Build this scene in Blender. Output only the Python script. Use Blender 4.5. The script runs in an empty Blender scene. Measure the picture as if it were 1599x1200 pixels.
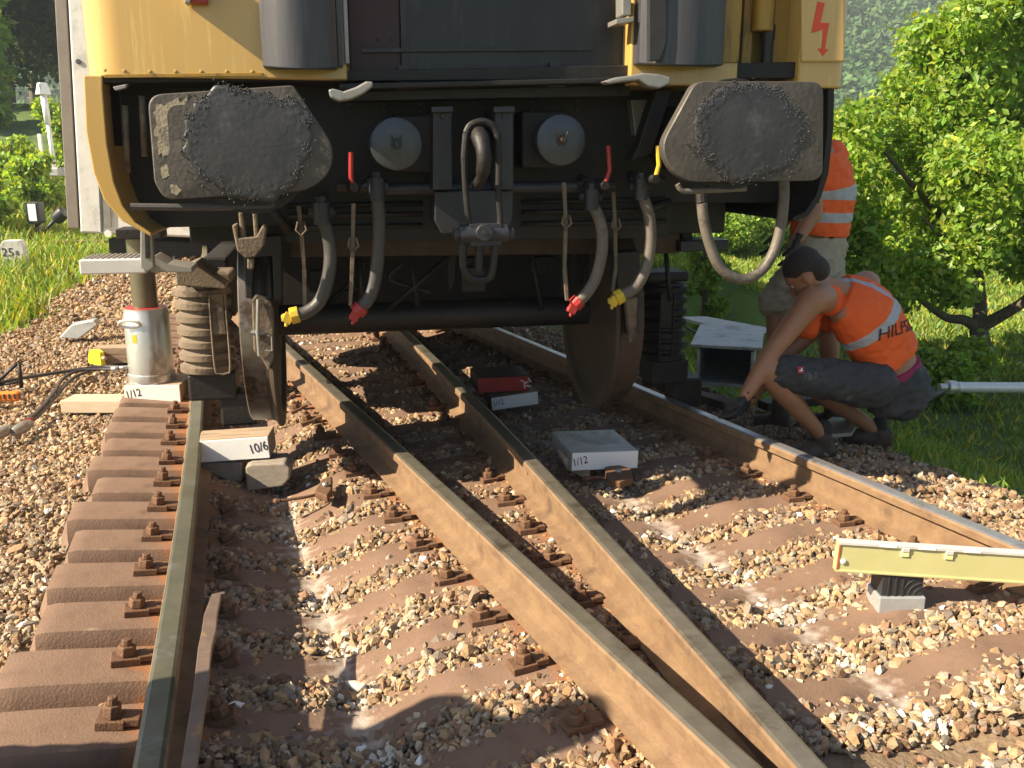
import bpy, bmesh, math, random
import numpy as np
from mathutils import Vector, Matrix, Quaternion, noise as mnoise
from mathutils.bvhtree import BVHTree

R_ = math.radians
scene = bpy.context.scene
C = scene.collection
random.seed(7)

# ------------------------------------------------------------------ camera
H = 1.25                       # camera height above the rail heads (z = 0)
FPX = 1430.0                   # focal length for a 1599 px wide picture
PITCH = math.atan((600 - 245) / FPX)
cam_d = bpy.data.cameras.new('camera'); cam = bpy.data.objects.new('camera', cam_d); C.objects.link(cam)
cam.location = (0, 0, H); cam.rotation_euler = (math.pi/2 - PITCH, 0, 0)
cam_d.sensor_width = 36; cam_d.lens = 36 * FPX / 1599; cam_d.clip_start = 0.05; cam_d.clip_end = 5000
scene.camera = cam

# ------------------------------------------------------------------ light
SUN_AZ = R_(128)               # direction the light travels in, measured from +x towards +y, plus 90
sun_dir = Vector((0.93, 0.365, 0)).normalized()       # horizontal travel of the light
SUN_EL = R_(36)
travel = Vector((sun_dir.x*math.cos(SUN_EL), sun_dir.y*math.cos(SUN_EL), -math.sin(SUN_EL)))
sd = bpy.data.lights.new('sun', 'SUN'); so = bpy.data.objects.new('sun', sd); C.objects.link(so)
sd.energy = 5.0; sd.angle = R_(0.5); sd.color = (1.0, 0.85, 0.63)
so.rotation_euler = travel.to_track_quat('-Z', 'Y').to_euler()
so.location = (-6, -4, 8)
w = bpy.data.worlds.new('World'); scene.world = w; w.use_nodes = True
nt = w.node_tree; bgn = nt.nodes['Background']
sky = nt.nodes.new('ShaderNodeTexSky'); sky.sky_type = 'NISHITA'; sky.sun_disc = False
sky.sun_elevation = SUN_EL
sky.sun_rotation = math.atan2(-sun_dir.x, -sun_dir.y)   # towards the sun, clockwise from +y
nt.links.new(sky.outputs[0], bgn.inputs[0]); bgn.inputs[1].default_value = 0.05
scene.view_settings.view_transform = 'Standard'; scene.view_settings.look = 'None'
scene.view_settings.exposure = 1.62; scene.view_settings.gamma = 1.0
scene.cycles.max_bounces = 6; scene.cycles.diffuse_bounces = 2; scene.cycles.transparent_max_bounces = 6
scene.cycles.volume_bounces = 0

# ------------------------------------------------------------------ pixel helpers (photo 1599 x 1200)
CP = Vector((0, 0, H))
FW = Vector((0, math.cos(PITCH), -math.sin(PITCH))); UP = Vector((0, math.sin(PITCH), math.cos(PITCH)))
def ray(px, py): return Vector((1,0,0)) * ((px-799.5)/FPX) + FW + UP * ((600-py)/FPX)
def G(px, py, z=0.0):
    d = ray(px, py); return CP + d * ((z - H)/d.z)
def PY(px, py, Y):
    d = ray(px, py); return CP + d * (Y/d.y)

# ------------------------------------------------------------------ materials
MATS = {}
def mat(name, c1, c2=None, scale=8, rough=.7, metal=0.0, bump=.0, bscale=60, detail=6, c3=None, c3scale=2.5, c3lo=.52, c3hi=.62,
        rough2=None, stretch=(1,1,1), trans=0, coat=0, spec=.5, attr=None, attr_mix=1.0):
    """noise mix of c1/c2, optional blotches of c3, fine bump"""
    if name in MATS: return MATS[name]
    m = bpy.data.materials.new(name); m.use_nodes = True; MATS[name] = m
    t = m.node_tree; N = t.nodes; L = t.links; b = N['Principled BSDF']
    tc = N.new('ShaderNodeTexCoord'); mp = N.new('ShaderNodeMapping'); mp.inputs['Scale'].default_value = stretch
    L.new(tc.outputs['Object'], mp.inputs[0])
    n1 = N.new('ShaderNodeTexNoise'); n1.inputs['Scale'].default_value = scale; n1.inputs['Detail'].default_value = detail
    n1.inputs['Roughness'].default_value = .65
    L.new(mp.outputs[0], n1.inputs['Vector'])
    r = N.new('ShaderNodeValToRGB'); r.color_ramp.elements[0].position = .32; r.color_ramp.elements[1].position = .68
    r.color_ramp.elements[0].color = (*c1, 1); r.color_ramp.elements[1].color = (*(c2 or c1), 1)
    L.new(n1.outputs[0], r.inputs[0]); col = r.outputs[0]
    if c3:
        n3 = N.new('ShaderNodeTexNoise'); n3.inputs['Scale'].default_value = c3scale; n3.inputs['Detail'].default_value = 8
        n3.inputs['Roughness'].default_value = .7
        L.new(mp.outputs[0], n3.inputs['Vector'])
        rr = N.new('ShaderNodeMapRange'); rr.inputs[1].default_value = c3lo; rr.inputs[2].default_value = c3hi
        L.new(n3.outputs[0], rr.inputs[0])
        mx = N.new('ShaderNodeMix'); mx.data_type = 'RGBA'
        L.new(rr.outputs[0], mx.inputs[0]); L.new(col, mx.inputs[6]); mx.inputs[7].default_value = (*c3, 1); col = mx.outputs[2]
    if attr:
        a = N.new('ShaderNodeAttribute'); a.attribute_name = attr
        mx = N.new('ShaderNodeMix'); mx.data_type = 'RGBA'; mx.blend_type = 'MULTIPLY'; mx.inputs[0].default_value = attr_mix
        L.new(col, mx.inputs[6]); L.new(a.outputs['Color'], mx.inputs[7]); col = mx.outputs[2]
    L.new(col, b.inputs['Base Color'])
    b.inputs['Metallic'].default_value = metal; b.inputs['Specular IOR Level'].default_value = spec
    if rough2 is not None:
        rm = N.new('ShaderNodeMapRange'); rm.inputs[1].default_value = .3; rm.inputs[2].default_value = .7
        rm.inputs[3].default_value = rough; rm.inputs[4].default_value = rough2
        L.new(n1.outputs[0], rm.inputs[0]); L.new(rm.outputs[0], b.inputs['Roughness'])
    else: b.inputs['Roughness'].default_value = rough
    b.inputs['Coat Weight'].default_value = coat; b.inputs['Coat Roughness'].default_value = .16
    if trans: b.inputs['Transmission Weight'].default_value = trans
    if bump:
        nb = N.new('ShaderNodeTexNoise'); nb.inputs['Scale'].default_value = bscale; nb.inputs['Detail'].default_value = 6
        L.new(mp.outputs[0], nb.inputs['Vector'])
        bn = N.new('ShaderNodeBump'); bn.inputs['Strength'].default_value = bump; bn.inputs['Distance'].default_value = .01
        L.new(nb.outputs[0], bn.inputs['Height']); L.new(bn.outputs[0], b.inputs['Normal'])
    return m

def leaf_mat(name, c, tr=.45, rough=.45):
    m = bpy.data.materials.new(name); m.use_nodes = True; t = m.node_tree; N = t.nodes; L = t.links
    b = N['Principled BSDF']; out = N['Material Output']
    a = N.new('ShaderNodeAttribute'); a.attribute_name = 'col'
    mx = N.new('ShaderNodeMix'); mx.data_type = 'RGBA'; mx.blend_type = 'MULTIPLY'; mx.inputs[0].default_value = 1
    mx.inputs[6].default_value = (*c, 1); L.new(a.outputs['Color'], mx.inputs[7])
    L.new(mx.outputs[2], b.inputs['Base Color']); b.inputs['Roughness'].default_value = rough
    tl = N.new('ShaderNodeBsdfTranslucent'); 
    m2 = N.new('ShaderNodeMix'); m2.data_type = 'RGBA'; m2.blend_type = 'MULTIPLY'; m2.inputs[0].default_value = 1
    L.new(mx.outputs[2], m2.inputs[6]); m2.inputs[7].default_value = (1.5, 1.5, .5, 1)
    L.new(m2.outputs[2], tl.inputs[0])
    ms = N.new('ShaderNodeMixShader'); ms.inputs[0].default_value = tr
    L.new(b.outputs[0], ms.inputs[1]); L.new(tl.outputs[0], ms.inputs[2]); L.new(ms.outputs[0], out.inputs[0])
    return m

M = {}
M['yellow'] = mat('yellow_paint', (.53,.325,.085), (.57,.355,.10), 3, .30, 0, .02, 30, c3=(.66,.47,.16), c3scale=9, c3lo=.56, c3hi=.72, stretch=(6,6,.35), coat=.7)
M['yellow_dirty'] = mat('dirty_yellow_paint', (.40,.23,.03), (.30,.17,.04), 5, .5, 0, .05, 40, c3=(.10,.07,.04), c3scale=4, stretch=(3,3,.6))
M['black_paint'] = mat('black_paint', (.013,.015,.020), (.022,.024,.030), 4, .45, 0, .05, 40, c3=(.05,.045,.045), c3scale=3, stretch=(3,3,.5))
M['red_dark'] = mat('dark_red_paint', (.040,.010,.014), (.022,.010,.014), 4, .5, 0, .05, 40)
M['rubber'] = mat('grey_black_rubber', (.035,.036,.045), (.055,.055,.065), 5, .42, 0, .10, 50, c3=(.11,.105,.10), c3scale=5, c3lo=.55, c3hi=.75, stretch=(4,4,.35))
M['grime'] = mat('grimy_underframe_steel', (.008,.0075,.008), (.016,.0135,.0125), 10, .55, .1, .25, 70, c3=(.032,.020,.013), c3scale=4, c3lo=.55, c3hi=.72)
M['grime_brown'] = mat('brown_grimy_steel', (.12,.09,.062), (.18,.137,.095), 9, .75, .0, .3, 80, c3=(.05,.035,.025), c3scale=5)
M['blue_black'] = mat('blue_black_steel', (.026,.028,.036), (.045,.046,.055), 9, .42, .35, .12, 60, c3=(.05,.035,.03), c3scale=5)
M['buffer'] = mat('weathered_buffer_steel', (.082,.073,.063), (.058,.052,.047), 9, .5, .2, .25, 60, c3=(.115,.10,.083), c3scale=6, c3lo=.55, c3hi=.7, rough2=.65)
M['grease'] = mat('black_bearing_grease', (.024,.025,.029), (.042,.042,.047), 10, .48, .0, .18, 50, c3=(.085,.085,.09), c3scale=9, c3lo=.55, c3hi=.72)
M['drum'] = mat('bluish_bare_steel', (.055,.062,.078), (.085,.092,.108), 6, .34, .5, .05, 40, c3=(.06,.055,.055), c3scale=6)
M['crumb'] = mat('grease_crumbs', (.020,.021,.024), (.05,.05,.055), 40, .75)
M['hose'] = mat('dusty_hose_rubber', (.10,.085,.07), (.15,.13,.11), 12, .55, 0, .12, 90, c3=(.055,.05,.045), c3scale=8)
M['hose_dark'] = mat('dark_hose_rubber', (.04,.038,.04), (.07,.063,.06), 12, .5, 0, .12, 90)
M['red'] = mat('red_paint', (.40,.028,.025), (.28,.025,.022), 20, .45, 0, .08, 80)
M['red_bolt'] = mat('red_print', (.72,.07,.02), (.66,.07,.02), 8, .4)
M['yellow_cock'] = mat('bright_yellow_paint', (.62,.43,.03), (.45,.31,.03), 20, .45)
M['wheel'] = mat('rusty_wheel_steel', (.045,.032,.024), (.08,.054,.036), 9, .62, .25, .2, 70, c3=(.055,.04,.03), c3scale=5)
M['tread'] = mat('worn_tread_steel', (.16,.14,.12), (.24,.21,.18), 20, .38, .7, .08, 60, c3=(.09,.055,.035), c3scale=7)
M['rust'] = mat('rusty_rail_steel', (.165,.098,.055), (.235,.15,.08), 14, .75, .1, .25, 90, c3=(.10,.06,.038), c3scale=5, c3lo=.54, c3hi=.7, stretch=(1,1,1))
M['railtop'] = mat('rail_running_surface', (.19,.17,.135), (.27,.245,.20), 16, .30, .6, .06, 60, c3=(.10,.075,.05), c3scale=5, c3lo=.54, c3hi=.68)
M['clip'] = mat('rusty_clip_iron', (.105,.055,.032), (.165,.085,.042), 40, .8, .1, .4, 160)
M['alu'] = mat('aluminium', (.62,.62,.62), (.72,.72,.71), 12, .4, .35, .04, 60)
M['alu_dull'] = mat('dull_aluminium', (.27,.265,.25), (.36,.35,.33), 12, .5, .6, .06, 60, c3=(.25,.23,.2), c3scale=6)
M['galv'] = mat('galvanised_steel', (.40,.42,.43), (.52,.53,.54), 14, .5, .5, .04, 40, c3=(.30,.29,.27), c3scale=5)
M['jack'] = mat('polished_jack_steel', (.60,.61,.62), (.74,.74,.74), 9, .26, .75, .05, 30, c3=(.40,.36,.30), c3scale=6, stretch=(1,1,.5), rough2=.4)
M['ram'] = mat('oily_ram_steel', (.20,.17,.12), (.27,.23,.17), 7, .32, .7, .04, 40)
M['wood'] = mat('weathered_timber', (.28,.20,.13), (.40,.30,.21), 5, .85, 0, .3, 40, c3=(.17,.12,.08), c3scale=4, stretch=(1,14,14))
M['wood_end'] = mat('pale_timber', (.42,.33,.23), (.52,.42,.31), 6, .85, 0, .25, 50, stretch=(2,10,10))
M['white'] = mat('white_paint', (.80,.80,.78), (.74,.74,.72), 9, .55, 0, .06, 60, c3=(.6,.57,.52), c3scale=7, c3lo=.62, c3hi=.72)
M['ink'] = mat('black_marker_ink', (.02,.02,.02), None, 4, .6)
M['grey_block'] = mat('grey_stained_timber', (.20,.17,.14), (.30,.26,.21), 7, .85, 0, .35, 60, stretch=(3,8,8))
M['black_rubber'] = mat('black_rubber', (.02,.02,.022), (.03,.03,.032), 20, .5, 0, .1, 80)
M['black_plastic'] = mat('black_plastic', (.025,.025,.028), (.035,.035,.036), 20, .4)
M['orange_tool'] = mat('orange_paint', (.75,.22,.02), (.65,.18,.02), 12, .45)
M['level_green'] = mat('olive_green_paint', (.44,.42,.19), (.48,.46,.22), 6, .45, 0, .03, 60)
M['vial'] = mat('yellow_vial_print', (.75,.72,.35), (.7,.66,.3), 20, .3)
M['paper'] = mat('off_white_panel', (.62,.62,.62), (.70,.70,.69), 5, .5, 0, .03, 40, c3=(.5,.5,.49), c3scale=3)
M['dark_panel'] = mat('dark_grey_panel', (.06,.065,.07), (.09,.09,.095), 5, .5)
M['stone_marker'] = mat('pale_concrete', (.50,.50,.48), (.62,.62,.60), 20, .85, 0, .25, 90, c3=(.38,.38,.36), c3scale=6)
M['skin'] = mat('tanned_skin', (.34,.155,.085), (.38,.18,.10), 14, .48, 0, .05, 120)
M['hair'] = mat('dark_brown_hair', (.016,.011,.009), (.045,.03,.022), 90, .6, 0, 1.0, 260, stretch=(1,1,.3))
M['shorts_dark'] = mat('charcoal_work_cloth', (.030,.032,.035), (.05,.05,.052), 12, .8, 0, .4, 40, c3=(.11,.107,.10), c3scale=6, c3lo=.60, c3hi=.63)
M['shorts_beige'] = mat('beige_cotton', (.36,.30,.22), (.43,.37,.28), 8, .9, 0, .5, 30)
M['magenta'] = mat('magenta_cloth', (.30,.02,.09), (.24,.02,.07), 20, .85)
M['boot'] = mat('dark_brown_leather', (.045,.03,.022), (.07,.045,.03), 18, .65, 0, .3, 60)
M['sock'] = mat('black_cloth', (.02,.02,.02), (.03,.03,.03), 40, .9)
M['glove'] = mat('black_work_glove', (.02,.02,.021), (.034,.033,.032), 30, .75, 0, .4, 70)
M['bark'] = mat('tree_bark', (.085,.065,.048), (.15,.12,.09), 12, .9, 0, .8, 30, stretch=(2,2,.5))
M['bed'] = mat('ballast_dust', (.15,.10,.06), (.23,.16,.10), 30, .95, 0, .8, 60)
M['stone'] = mat('ballast_stone', (.78,.78,.78), (1,1,1), 60, .85, 0, .3, 150, attr='col')
M['leaf'] = leaf_mat('pear_leaf', (.215,.335,.05))
M['leaf_dark'] = leaf_mat('dark_leaf', (.040,.085,.020))  # shade of the left wood is put into this darker leaf colour
M['leaf_far'] = leaf_mat('far_leaf', (.07,.15,.045), .25, .7)
M['grass'] = leaf_mat('grass_blade', (.17,.27,.04), .35, .6)

# ------------------------------------------------------------------ mesh helpers
def tag(o, label=None, cat=None, group=None, kind=None):
    if label: o['label'] = label
    if cat: o['category'] = cat
    if group: o['group'] = group
    if kind: o['kind'] = kind
    return o
def empty(name, loc=(0,0,0), rz=0, label=None, cat=None, group=None):
    o = bpy.data.objects.new(name, None); C.objects.link(o); o.location = loc; o.rotation_euler = (0,0,rz)
    o.empty_display_size = .1
    return tag(o, label, cat, group)
class MB:
    def __init__(s): s.v = []; s.f = []; s.m = []; s.sm = []
    def add(s, vs, fs, mi=0, smooth=False):
        o = len(s.v); s.v += [tuple(v) for v in vs]
        for f in fs: s.f.append(tuple(i+o for i in f)); s.m.append(mi); s.sm.append(smooth)
        return s
    def box(s, c, size, rot=None, mi=0):
        x, y, z = (d/2 for d in size)
        vs = [Vector(p) for p in ((-x,-y,-z),(x,-y,-z),(x,y,-z),(-x,y,-z),(-x,-y,z),(x,-y,z),(x,y,z),(-x,y,z))]
        if rot is not None: vs = [rot @ v for v in vs]
        c = Vector(c); return s.add([c+v for v in vs], [(3,2,1,0),(4,5,6,7),(0,1,5,4),(1,2,6,5),(2,3,7,6),(3,0,4,7)], mi)
    def prism(s, pts, off, mi=0, smooth=False):
        n = len(pts); off = Vector(off); a = [Vector(p) for p in pts]; b = [p+off for p in a]
        nr = Vector((0,0,0))
        for i in range(n): nr += (a[i]-a[0]).cross(a[(i+1)%n]-a[0])
        flip = nr.dot(off) > 0
        f1 = tuple(range(n)); f2 = tuple(range(2*n-1, n-1, -1))
        sides = [(i, n+i, n+(i+1)%n, (i+1)%n) for i in range(n)]
        fs = [f1, f2] + [tuple(reversed(q)) for q in sides]
        if not flip: pass
        fs = [tuple(reversed(f)) for f in fs] if flip else fs
        return s.add(a+b, fs, mi, smooth)
    def tube(s, path, r, n=10, mi=0, caps=True, smooth=True):
        P = [Vector(p) for p in path]; k = len(P)
        rs = r if isinstance(r, (list, tuple)) else [r]*k
        T = []
        for i in range(k):
            t = P[min(i+1,k-1)] - P[max(i-1,0)]; T.append(t.normalized())
        ref = Vector((0,0,1)) if abs(T[0].z) < .9 else Vector((1,0,0))
        x = T[0].cross(ref).normalized(); vs = []
        for i in range(k):
            x = (x - T[i]*x.dot(T[i])).normalized(); y = T[i].cross(x)
            for j in range(n):
                a = 2*math.pi*j/n; vs.append(P[i] + (x*math.cos(a)+y*math.sin(a))*rs[i])
        fs = [(i*n+j, i*n+(j+1)%n, (i+1)*n+(j+1)%n, (i+1)*n+j) for i in range(k-1) for j in range(n)]
        s.add(vs, fs, mi, smooth)
        if caps:
            o = len(s.v) - len(vs)
            s.f.append(tuple(o+j for j in range(n-1,-1,-1))); s.m.append(mi); s.sm.append(False)
            s.f.append(tuple(o+(k-1)*n+j for j in range(n))); s.m.append(mi); s.sm.append(False)
        return s
    def lathe(s, prof, c, axis, n=32, mi=0, smooth=True):
        """prof: (dist along axis, radius)"""
        ax = Vector(axis).normalized(); c = Vector(c)
        ref = Vector((0,0,1)) if abs(ax.z) < .9 else Vector((1,0,0))
        x = ax.cross(ref).normalized(); y = ax.cross(x); vs = []; k = len(prof)
        for d, r in prof:
            for j in range(n):
                a = 2*math.pi*j/n; vs.append(c + ax*d + (x*math.cos(a)+y*math.sin(a))*max(r,1e-4))
        fs = [(i*n+j, i*n+(j+1)%n, (i+1)*n+(j+1)%n, (i+1)*n+j) for i in range(k-1) for j in range(n)]
        fs += [tuple(range(n-1,-1,-1)), tuple((k-1)*n+j for j in range(n))]
        return s.add(vs, fs, mi, smooth)
    def build(s, name, mats, parent=None, bev=0, seg=2, autos=35):
        me = bpy.data.meshes.new(name); me.from_pydata(s.v, [], s.f)
        mats = mats if isinstance(mats, (list, tuple)) else [mats]
        for m in mats: me.materials.append(m)
        me.polygons.foreach_set('material_index', s.m); me.polygons.foreach_set('use_smooth', s.sm)
        bm = bmesh.new(); bm.from_mesh(me); bmesh.ops.recalc_face_normals(bm, faces=bm.faces)
        for e in bm.edges:
            if len(e.link_faces) == 2 and e.calc_face_angle(0) > R_(autos): e.smooth = False
        bm.to_mesh(me); bm.free(); me.update()
        o = bpy.data.objects.new(name, me); C.objects.link(o)
        if parent: o.parent = parent
        if bev:
            b = o.modifiers.new('bevel', 'BEVEL'); b.width = bev; b.segments = seg; b.limit_method = 'ANGLE'; b.angle_limit = R_(40)
        return o
def rnd(pts, r, n=5):
    """round the corners of a 2D outline; r one radius or one per corner"""
    out = []; k = len(pts); rs = r if isinstance(r, (list, tuple)) else [r]*k
    for i in range(k):
        p = Vector(pts[i]).to_2d(); a = Vector(pts[i-1]).to_2d(); b = Vector(pts[(i+1)%k]).to_2d()
        if rs[i] <= 0: out.append((p.x, p.y)); continue
        da = (a-p); db = (b-p); d = min(rs[i], da.length*.48, db.length*.48)
        A = p + da.normalized()*d; B = p + db.normalized()*d
        for j in range(n+1):
            t = j/n; q = A*(1-t)**2 + p*2*t*(1-t) + B*t*t; out.append((q.x, q.y))
    return out
def spline(pts, n=8):
    P = [Vector(p) for p in pts]; P = [P[0]*2-P[1]] + P + [P[-1]*2-P[-2]]; out = []
    for i in range(1, len(P)-2):
        for j in range(n):
            t = j/n; a,b,c,d = P[i-1],P[i],P[i+1],P[i+2]
            out.append(.5*((2*b)+(c-a)*t+(2*a-5*b+4*c-d)*t*t+(3*b-a-3*c+d)*t**3))
    out.append(P[-2]); return out
def copy_tree(o, parent=None):
    c = o.copy(); C.objects.link(c); c.parent = parent
    for ch in list(o.children): copy_tree(ch, c)
    return c
def np_mesh(name, V, F, mats, col=None, parent=None, smooth=False, mi=None):
    """V (n,3) float, F (m,3 or 4) int"""
    me = bpy.data.meshes.new(name); n = len(V); m, k = F.shape
    me.vertices.add(n); me.vertices.foreach_set('co', np.ascontiguousarray(V, dtype=np.float32).ravel())
    me.loops.add(m*k); me.loops.foreach_set('vertex_index', np.ascontiguousarray(F, dtype=np.int32).ravel())
    me.polygons.add(m); me.polygons.foreach_set('loop_start', np.arange(0, m*k, k, dtype=np.int32))
    me.polygons.foreach_set('use_smooth', np.full(m, bool(smooth)))
    for q in (mats if isinstance(mats, (list,tuple)) else [mats]): me.materials.append(q)
    if mi is not None: me.polygons.foreach_set('material_index', mi.astype(np.int32))
    me.update(calc_edges=True)
    if col is not None:
        a = me.color_attributes.new('col', 'FLOAT_COLOR', 'POINT')
        a.data.foreach_set('color', np.concatenate([col, np.ones((n,1))], 1).astype(np.float32).ravel())
    o = bpy.data.objects.new(name, me); C.objects.link(o)
    if parent: o.parent = parent
    return o
def evaluated_mesh(o):
    """bake an object's modifiers (or text) into a plain mesh, in a small scene of its own so that it is quick"""
    for c in list(o.users_collection): c.objects.unlink(o)
    ts = bpy.data.scenes.new('bake'); ts.collection.objects.link(o); ts.view_layers[0].update(); dg = ts.view_layers[0].depsgraph
    me = bpy.data.meshes.new_from_object(o.evaluated_get(dg)); bpy.data.objects.remove(o); bpy.data.scenes.remove(ts); return me
def text_mesh(body, size, name='lettering'):
    cu = bpy.data.curves.new(name, 'FONT'); cu.body = body; cu.size = size; cu.align_x = 'CENTER'; cu.align_y = 'CENTER'; cu.extrude = .0008
    return evaluated_mesh(bpy.data.objects.new(name, cu))
# ================================================================== rails as plan curves x(y)
def fit(px, z=0.0, deg=2):
    P = [G(a, b, z) for a, b in px]; Y = np.array([p.y for p in P]); X = np.array([p.x for p in P])
    c = np.polyfit(Y, X, deg); dc = np.polyder(c); y0, y1 = Y.min(), Y.max()
    cl = [float(q) for q in c]; dcl = [float(q) for q in dc]; y0, y1 = float(y0), float(y1)
    def f(y):
        if isinstance(y, (float, int)) and not isinstance(y, np.ndarray):
            yc = y0 if y < y0 else y1 if y > y1 else y; a = 0.0; b = 0.0
            for q in cl: a = a*yc+q
            for q in dcl: b = b*yc+q
            return a + b*(y-yc)
        y = np.asarray(y, float); yc = np.clip(y, y0, y1)
        return np.polyval(c, yc) + np.polyval(dc, yc)*(y-yc)
    return f
Lx = fit([(230,1200),(256,1040),(281,880),(296,740),(307,640),(309,603)])
Ax = fit([(456,545),(512,606),(592,680),(644,722),(722,790),(975,1022),(1165,1190)], deg=1)
Bx = fit([(632,518),(757,643),(815,710),(895,780),(1265,1197)])
Rx = fit([(982,598),(1123,656),(1228,698),(1460,795),(1599,853)], deg=1)
T1x = fit([(450,790),(480,870),(540,1000),(600,1180)], -.2, 1)
T2x = fit([(1000,790),(1060,850),(1230,950),(1340,1030),(1440,1130)], -.2, 1)
def lerp1(x, ks, vs):
    if x <= ks[0]: return vs[0]
    for i in range(1, len(ks)):
        if x < ks[i]: return vs[i-1] + (vs[i]-vs[i-1])*(x-ks[i-1])/(ks[i]-ks[i-1])
    return vs[-1]
def zS(x, y):
    """height of the sleeper tops: bent down where the derailed wheels ran"""
    l, t1, b, t2, r = float(Lx(y)), float(T1x(y)), float(Bx(y)), float(T2x(y)), float(Rx(y))
    t1 = max(t1, l+.3); t2 = max(t2, b+.25)
    r = max(r, t2+.3)
    ks = [l-.5, l, t1, t1+.28, max(b, t1+.32), max(t2, t1+.5), max(t2+.32, t1+.8), max(r, t2+.35)+.5]
    for i in range(1, 8): ks[i] = max(ks[i], ks[i-1])
    return -.15 + lerp1(x, ks, [.05, .0, -.125, -.025, 0, -.065, -.004, .005])
def zB(x, y):
    l, r = float(Lx(y)), float(Rx(y))
    if x < l-.05:
        d = l-.05-x
        return lerp1(d, [0, .45, .6, 2.2], [-.21, -.215, -.225, -.33])
    if x > r+.1:
        return lerp1(x-r-.1, [0, .3, .6, 1.4], [-.19, -.2, -.22, -.34])
    return float(zS(x, y)) - .0105
def sstep(a, b, x):
    t = np.clip((np.asarray(x, float)-a)/(b-a), 0, 1); return t*t*(3-2*t)
def zG(x, y):
    """terrain under everything"""
    x = np.asarray(x, float); y = np.asarray(y, float)
    dl = Lx(y) - x
    z = -.36 + 0*x
    z = z + sstep(1.9, 5.5, dl) * (1.35*sstep(12, 25, y) + 3.0*sstep(25, 50, y)) 
    dr = x - np.where(y < 14, Rx(y), np.maximum(Rx(y), 1+0*y))
    z = z - 1.0*sstep(1.0, 5.0, dr)*sstep(-1, 4, y) + .5*sstep(20, 60, y)*sstep(1, 4, dr)
    return z + .02*np.sin(x*2.1+y*.7)*np.cos(y*1.7-x*.6)
def recentre(o):
    me = o.data; n = len(me.vertices); a = np.empty(n*3, np.float32); me.vertices.foreach_get('co', a); a = a.reshape(-1,3)
    c = (a.min(0)+a.max(0))/2; c[2] = a[:,2].min()
    me.vertices.foreach_set('co', (a-c).ravel()); me.update(); o.location = Vector([float(q) for q in c]); return o

# ------------------------------------------------------------------ ground sheet
def ground_mat():
    m = bpy.data.materials.new('meadow_soil'); m.use_nodes = True; t = m.node_tree; N = t.nodes; L = t.links; b = N['Principled BSDF']
    tc = N.new('ShaderNodeTexCoord'); n1 = N.new('ShaderNodeTexNoise'); n1.inputs['Scale'].default_value = 1.3; n1.inputs['Detail'].default_value = 8
    L.new(tc.outputs['Object'], n1.inputs[0])
    r = N.new('ShaderNodeValToRGB'); e = r.color_ramp.elements
    e[0].position = .3; e[0].color = (.045,.085,.015,1); e[1].position = .7; e[1].color = (.12,.19,.035,1)
    L.new(n1.outputs[0], r.inputs[0]); L.new(r.outputs[0], b.inputs['Base Color']); b.inputs['Roughness'].default_value = .95
    nb = N.new('ShaderNodeTexNoise'); nb.inputs['Scale'].default_value = 30; L.new(tc.outputs['Object'], nb.inputs[0])
    bn = N.new('ShaderNodeBump'); bn.inputs['Strength'].default_value = .8; bn.inputs['Distance'].default_value = .05
    L.new(nb.outputs[0], bn.inputs['Height']); L.new(bn.outputs[0], b.inputs['Normal']); return m
xs = np.concatenate([-np.geomspace(900, 20, 14), np.linspace(-18, 12, 76), np.geomspace(14, 900, 14)])
ys = np.concatenate([np.array([-600,-100,-20,-6,-2]), np.linspace(0, 50, 100), np.geomspace(54, 1500, 16)])
XX, YY = np.meshgrid(xs, ys); V = np.stack([XX, YY, zG(XX, YY)], -1).reshape(-1, 3)
nx, ny = len(xs), len(ys); ii = np.arange(nx*ny).reshape(ny, nx)
F = np.stack([ii[:-1,:-1], ii[:-1,1:], ii[1:,1:], ii[1:,:-1]], -1).reshape(-1, 4)
tag(np_mesh('ground', V, F, ground_mat(), smooth=True), 'green meadow ground spreading on both sides of the tracks', kind='structure')

# ballast bed: a strip following the rails
def left_edge(y): return float(Lx(y)) - lerp1(y, [0, 5, 9, 15, 30], [2.6, 2.1, 1.75, 1.6, 1.6]) + .12*math.sin(y*2.3)
def right_edge(y): return max(float(Rx(y)) + 1.15 + .1*math.sin(y*1.9), float(Bx(y))+.9)
rows = np.concatenate([np.linspace(-1.5, 12, 136), np.linspace(12.4, 45, 50)]); nU = 90; V = []
for y in rows:
    a, b = left_edge(y), right_edge(y)
    for j in range(nU):
        x = a + (b-a)*j/(nU-1); z = zB(x, y) - .012 + .012*mnoise.noise((x*6, y*6, 0))
        if j in (0, nU-1): z -= .1
        V.append((x, y, z))
ii = np.arange(len(rows)*nU).reshape(-1, nU)
F = np.stack([ii[:-1,:-1], ii[:-1,1:], ii[1:,1:], ii[1:,:-1]], -1).reshape(-1, 4)
bed = np_mesh('ballast_bed', np.array(V), F, M['bed'], smooth=True); tag(bed, 'brown dusty ballast bed under the rails', kind='structure')

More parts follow.
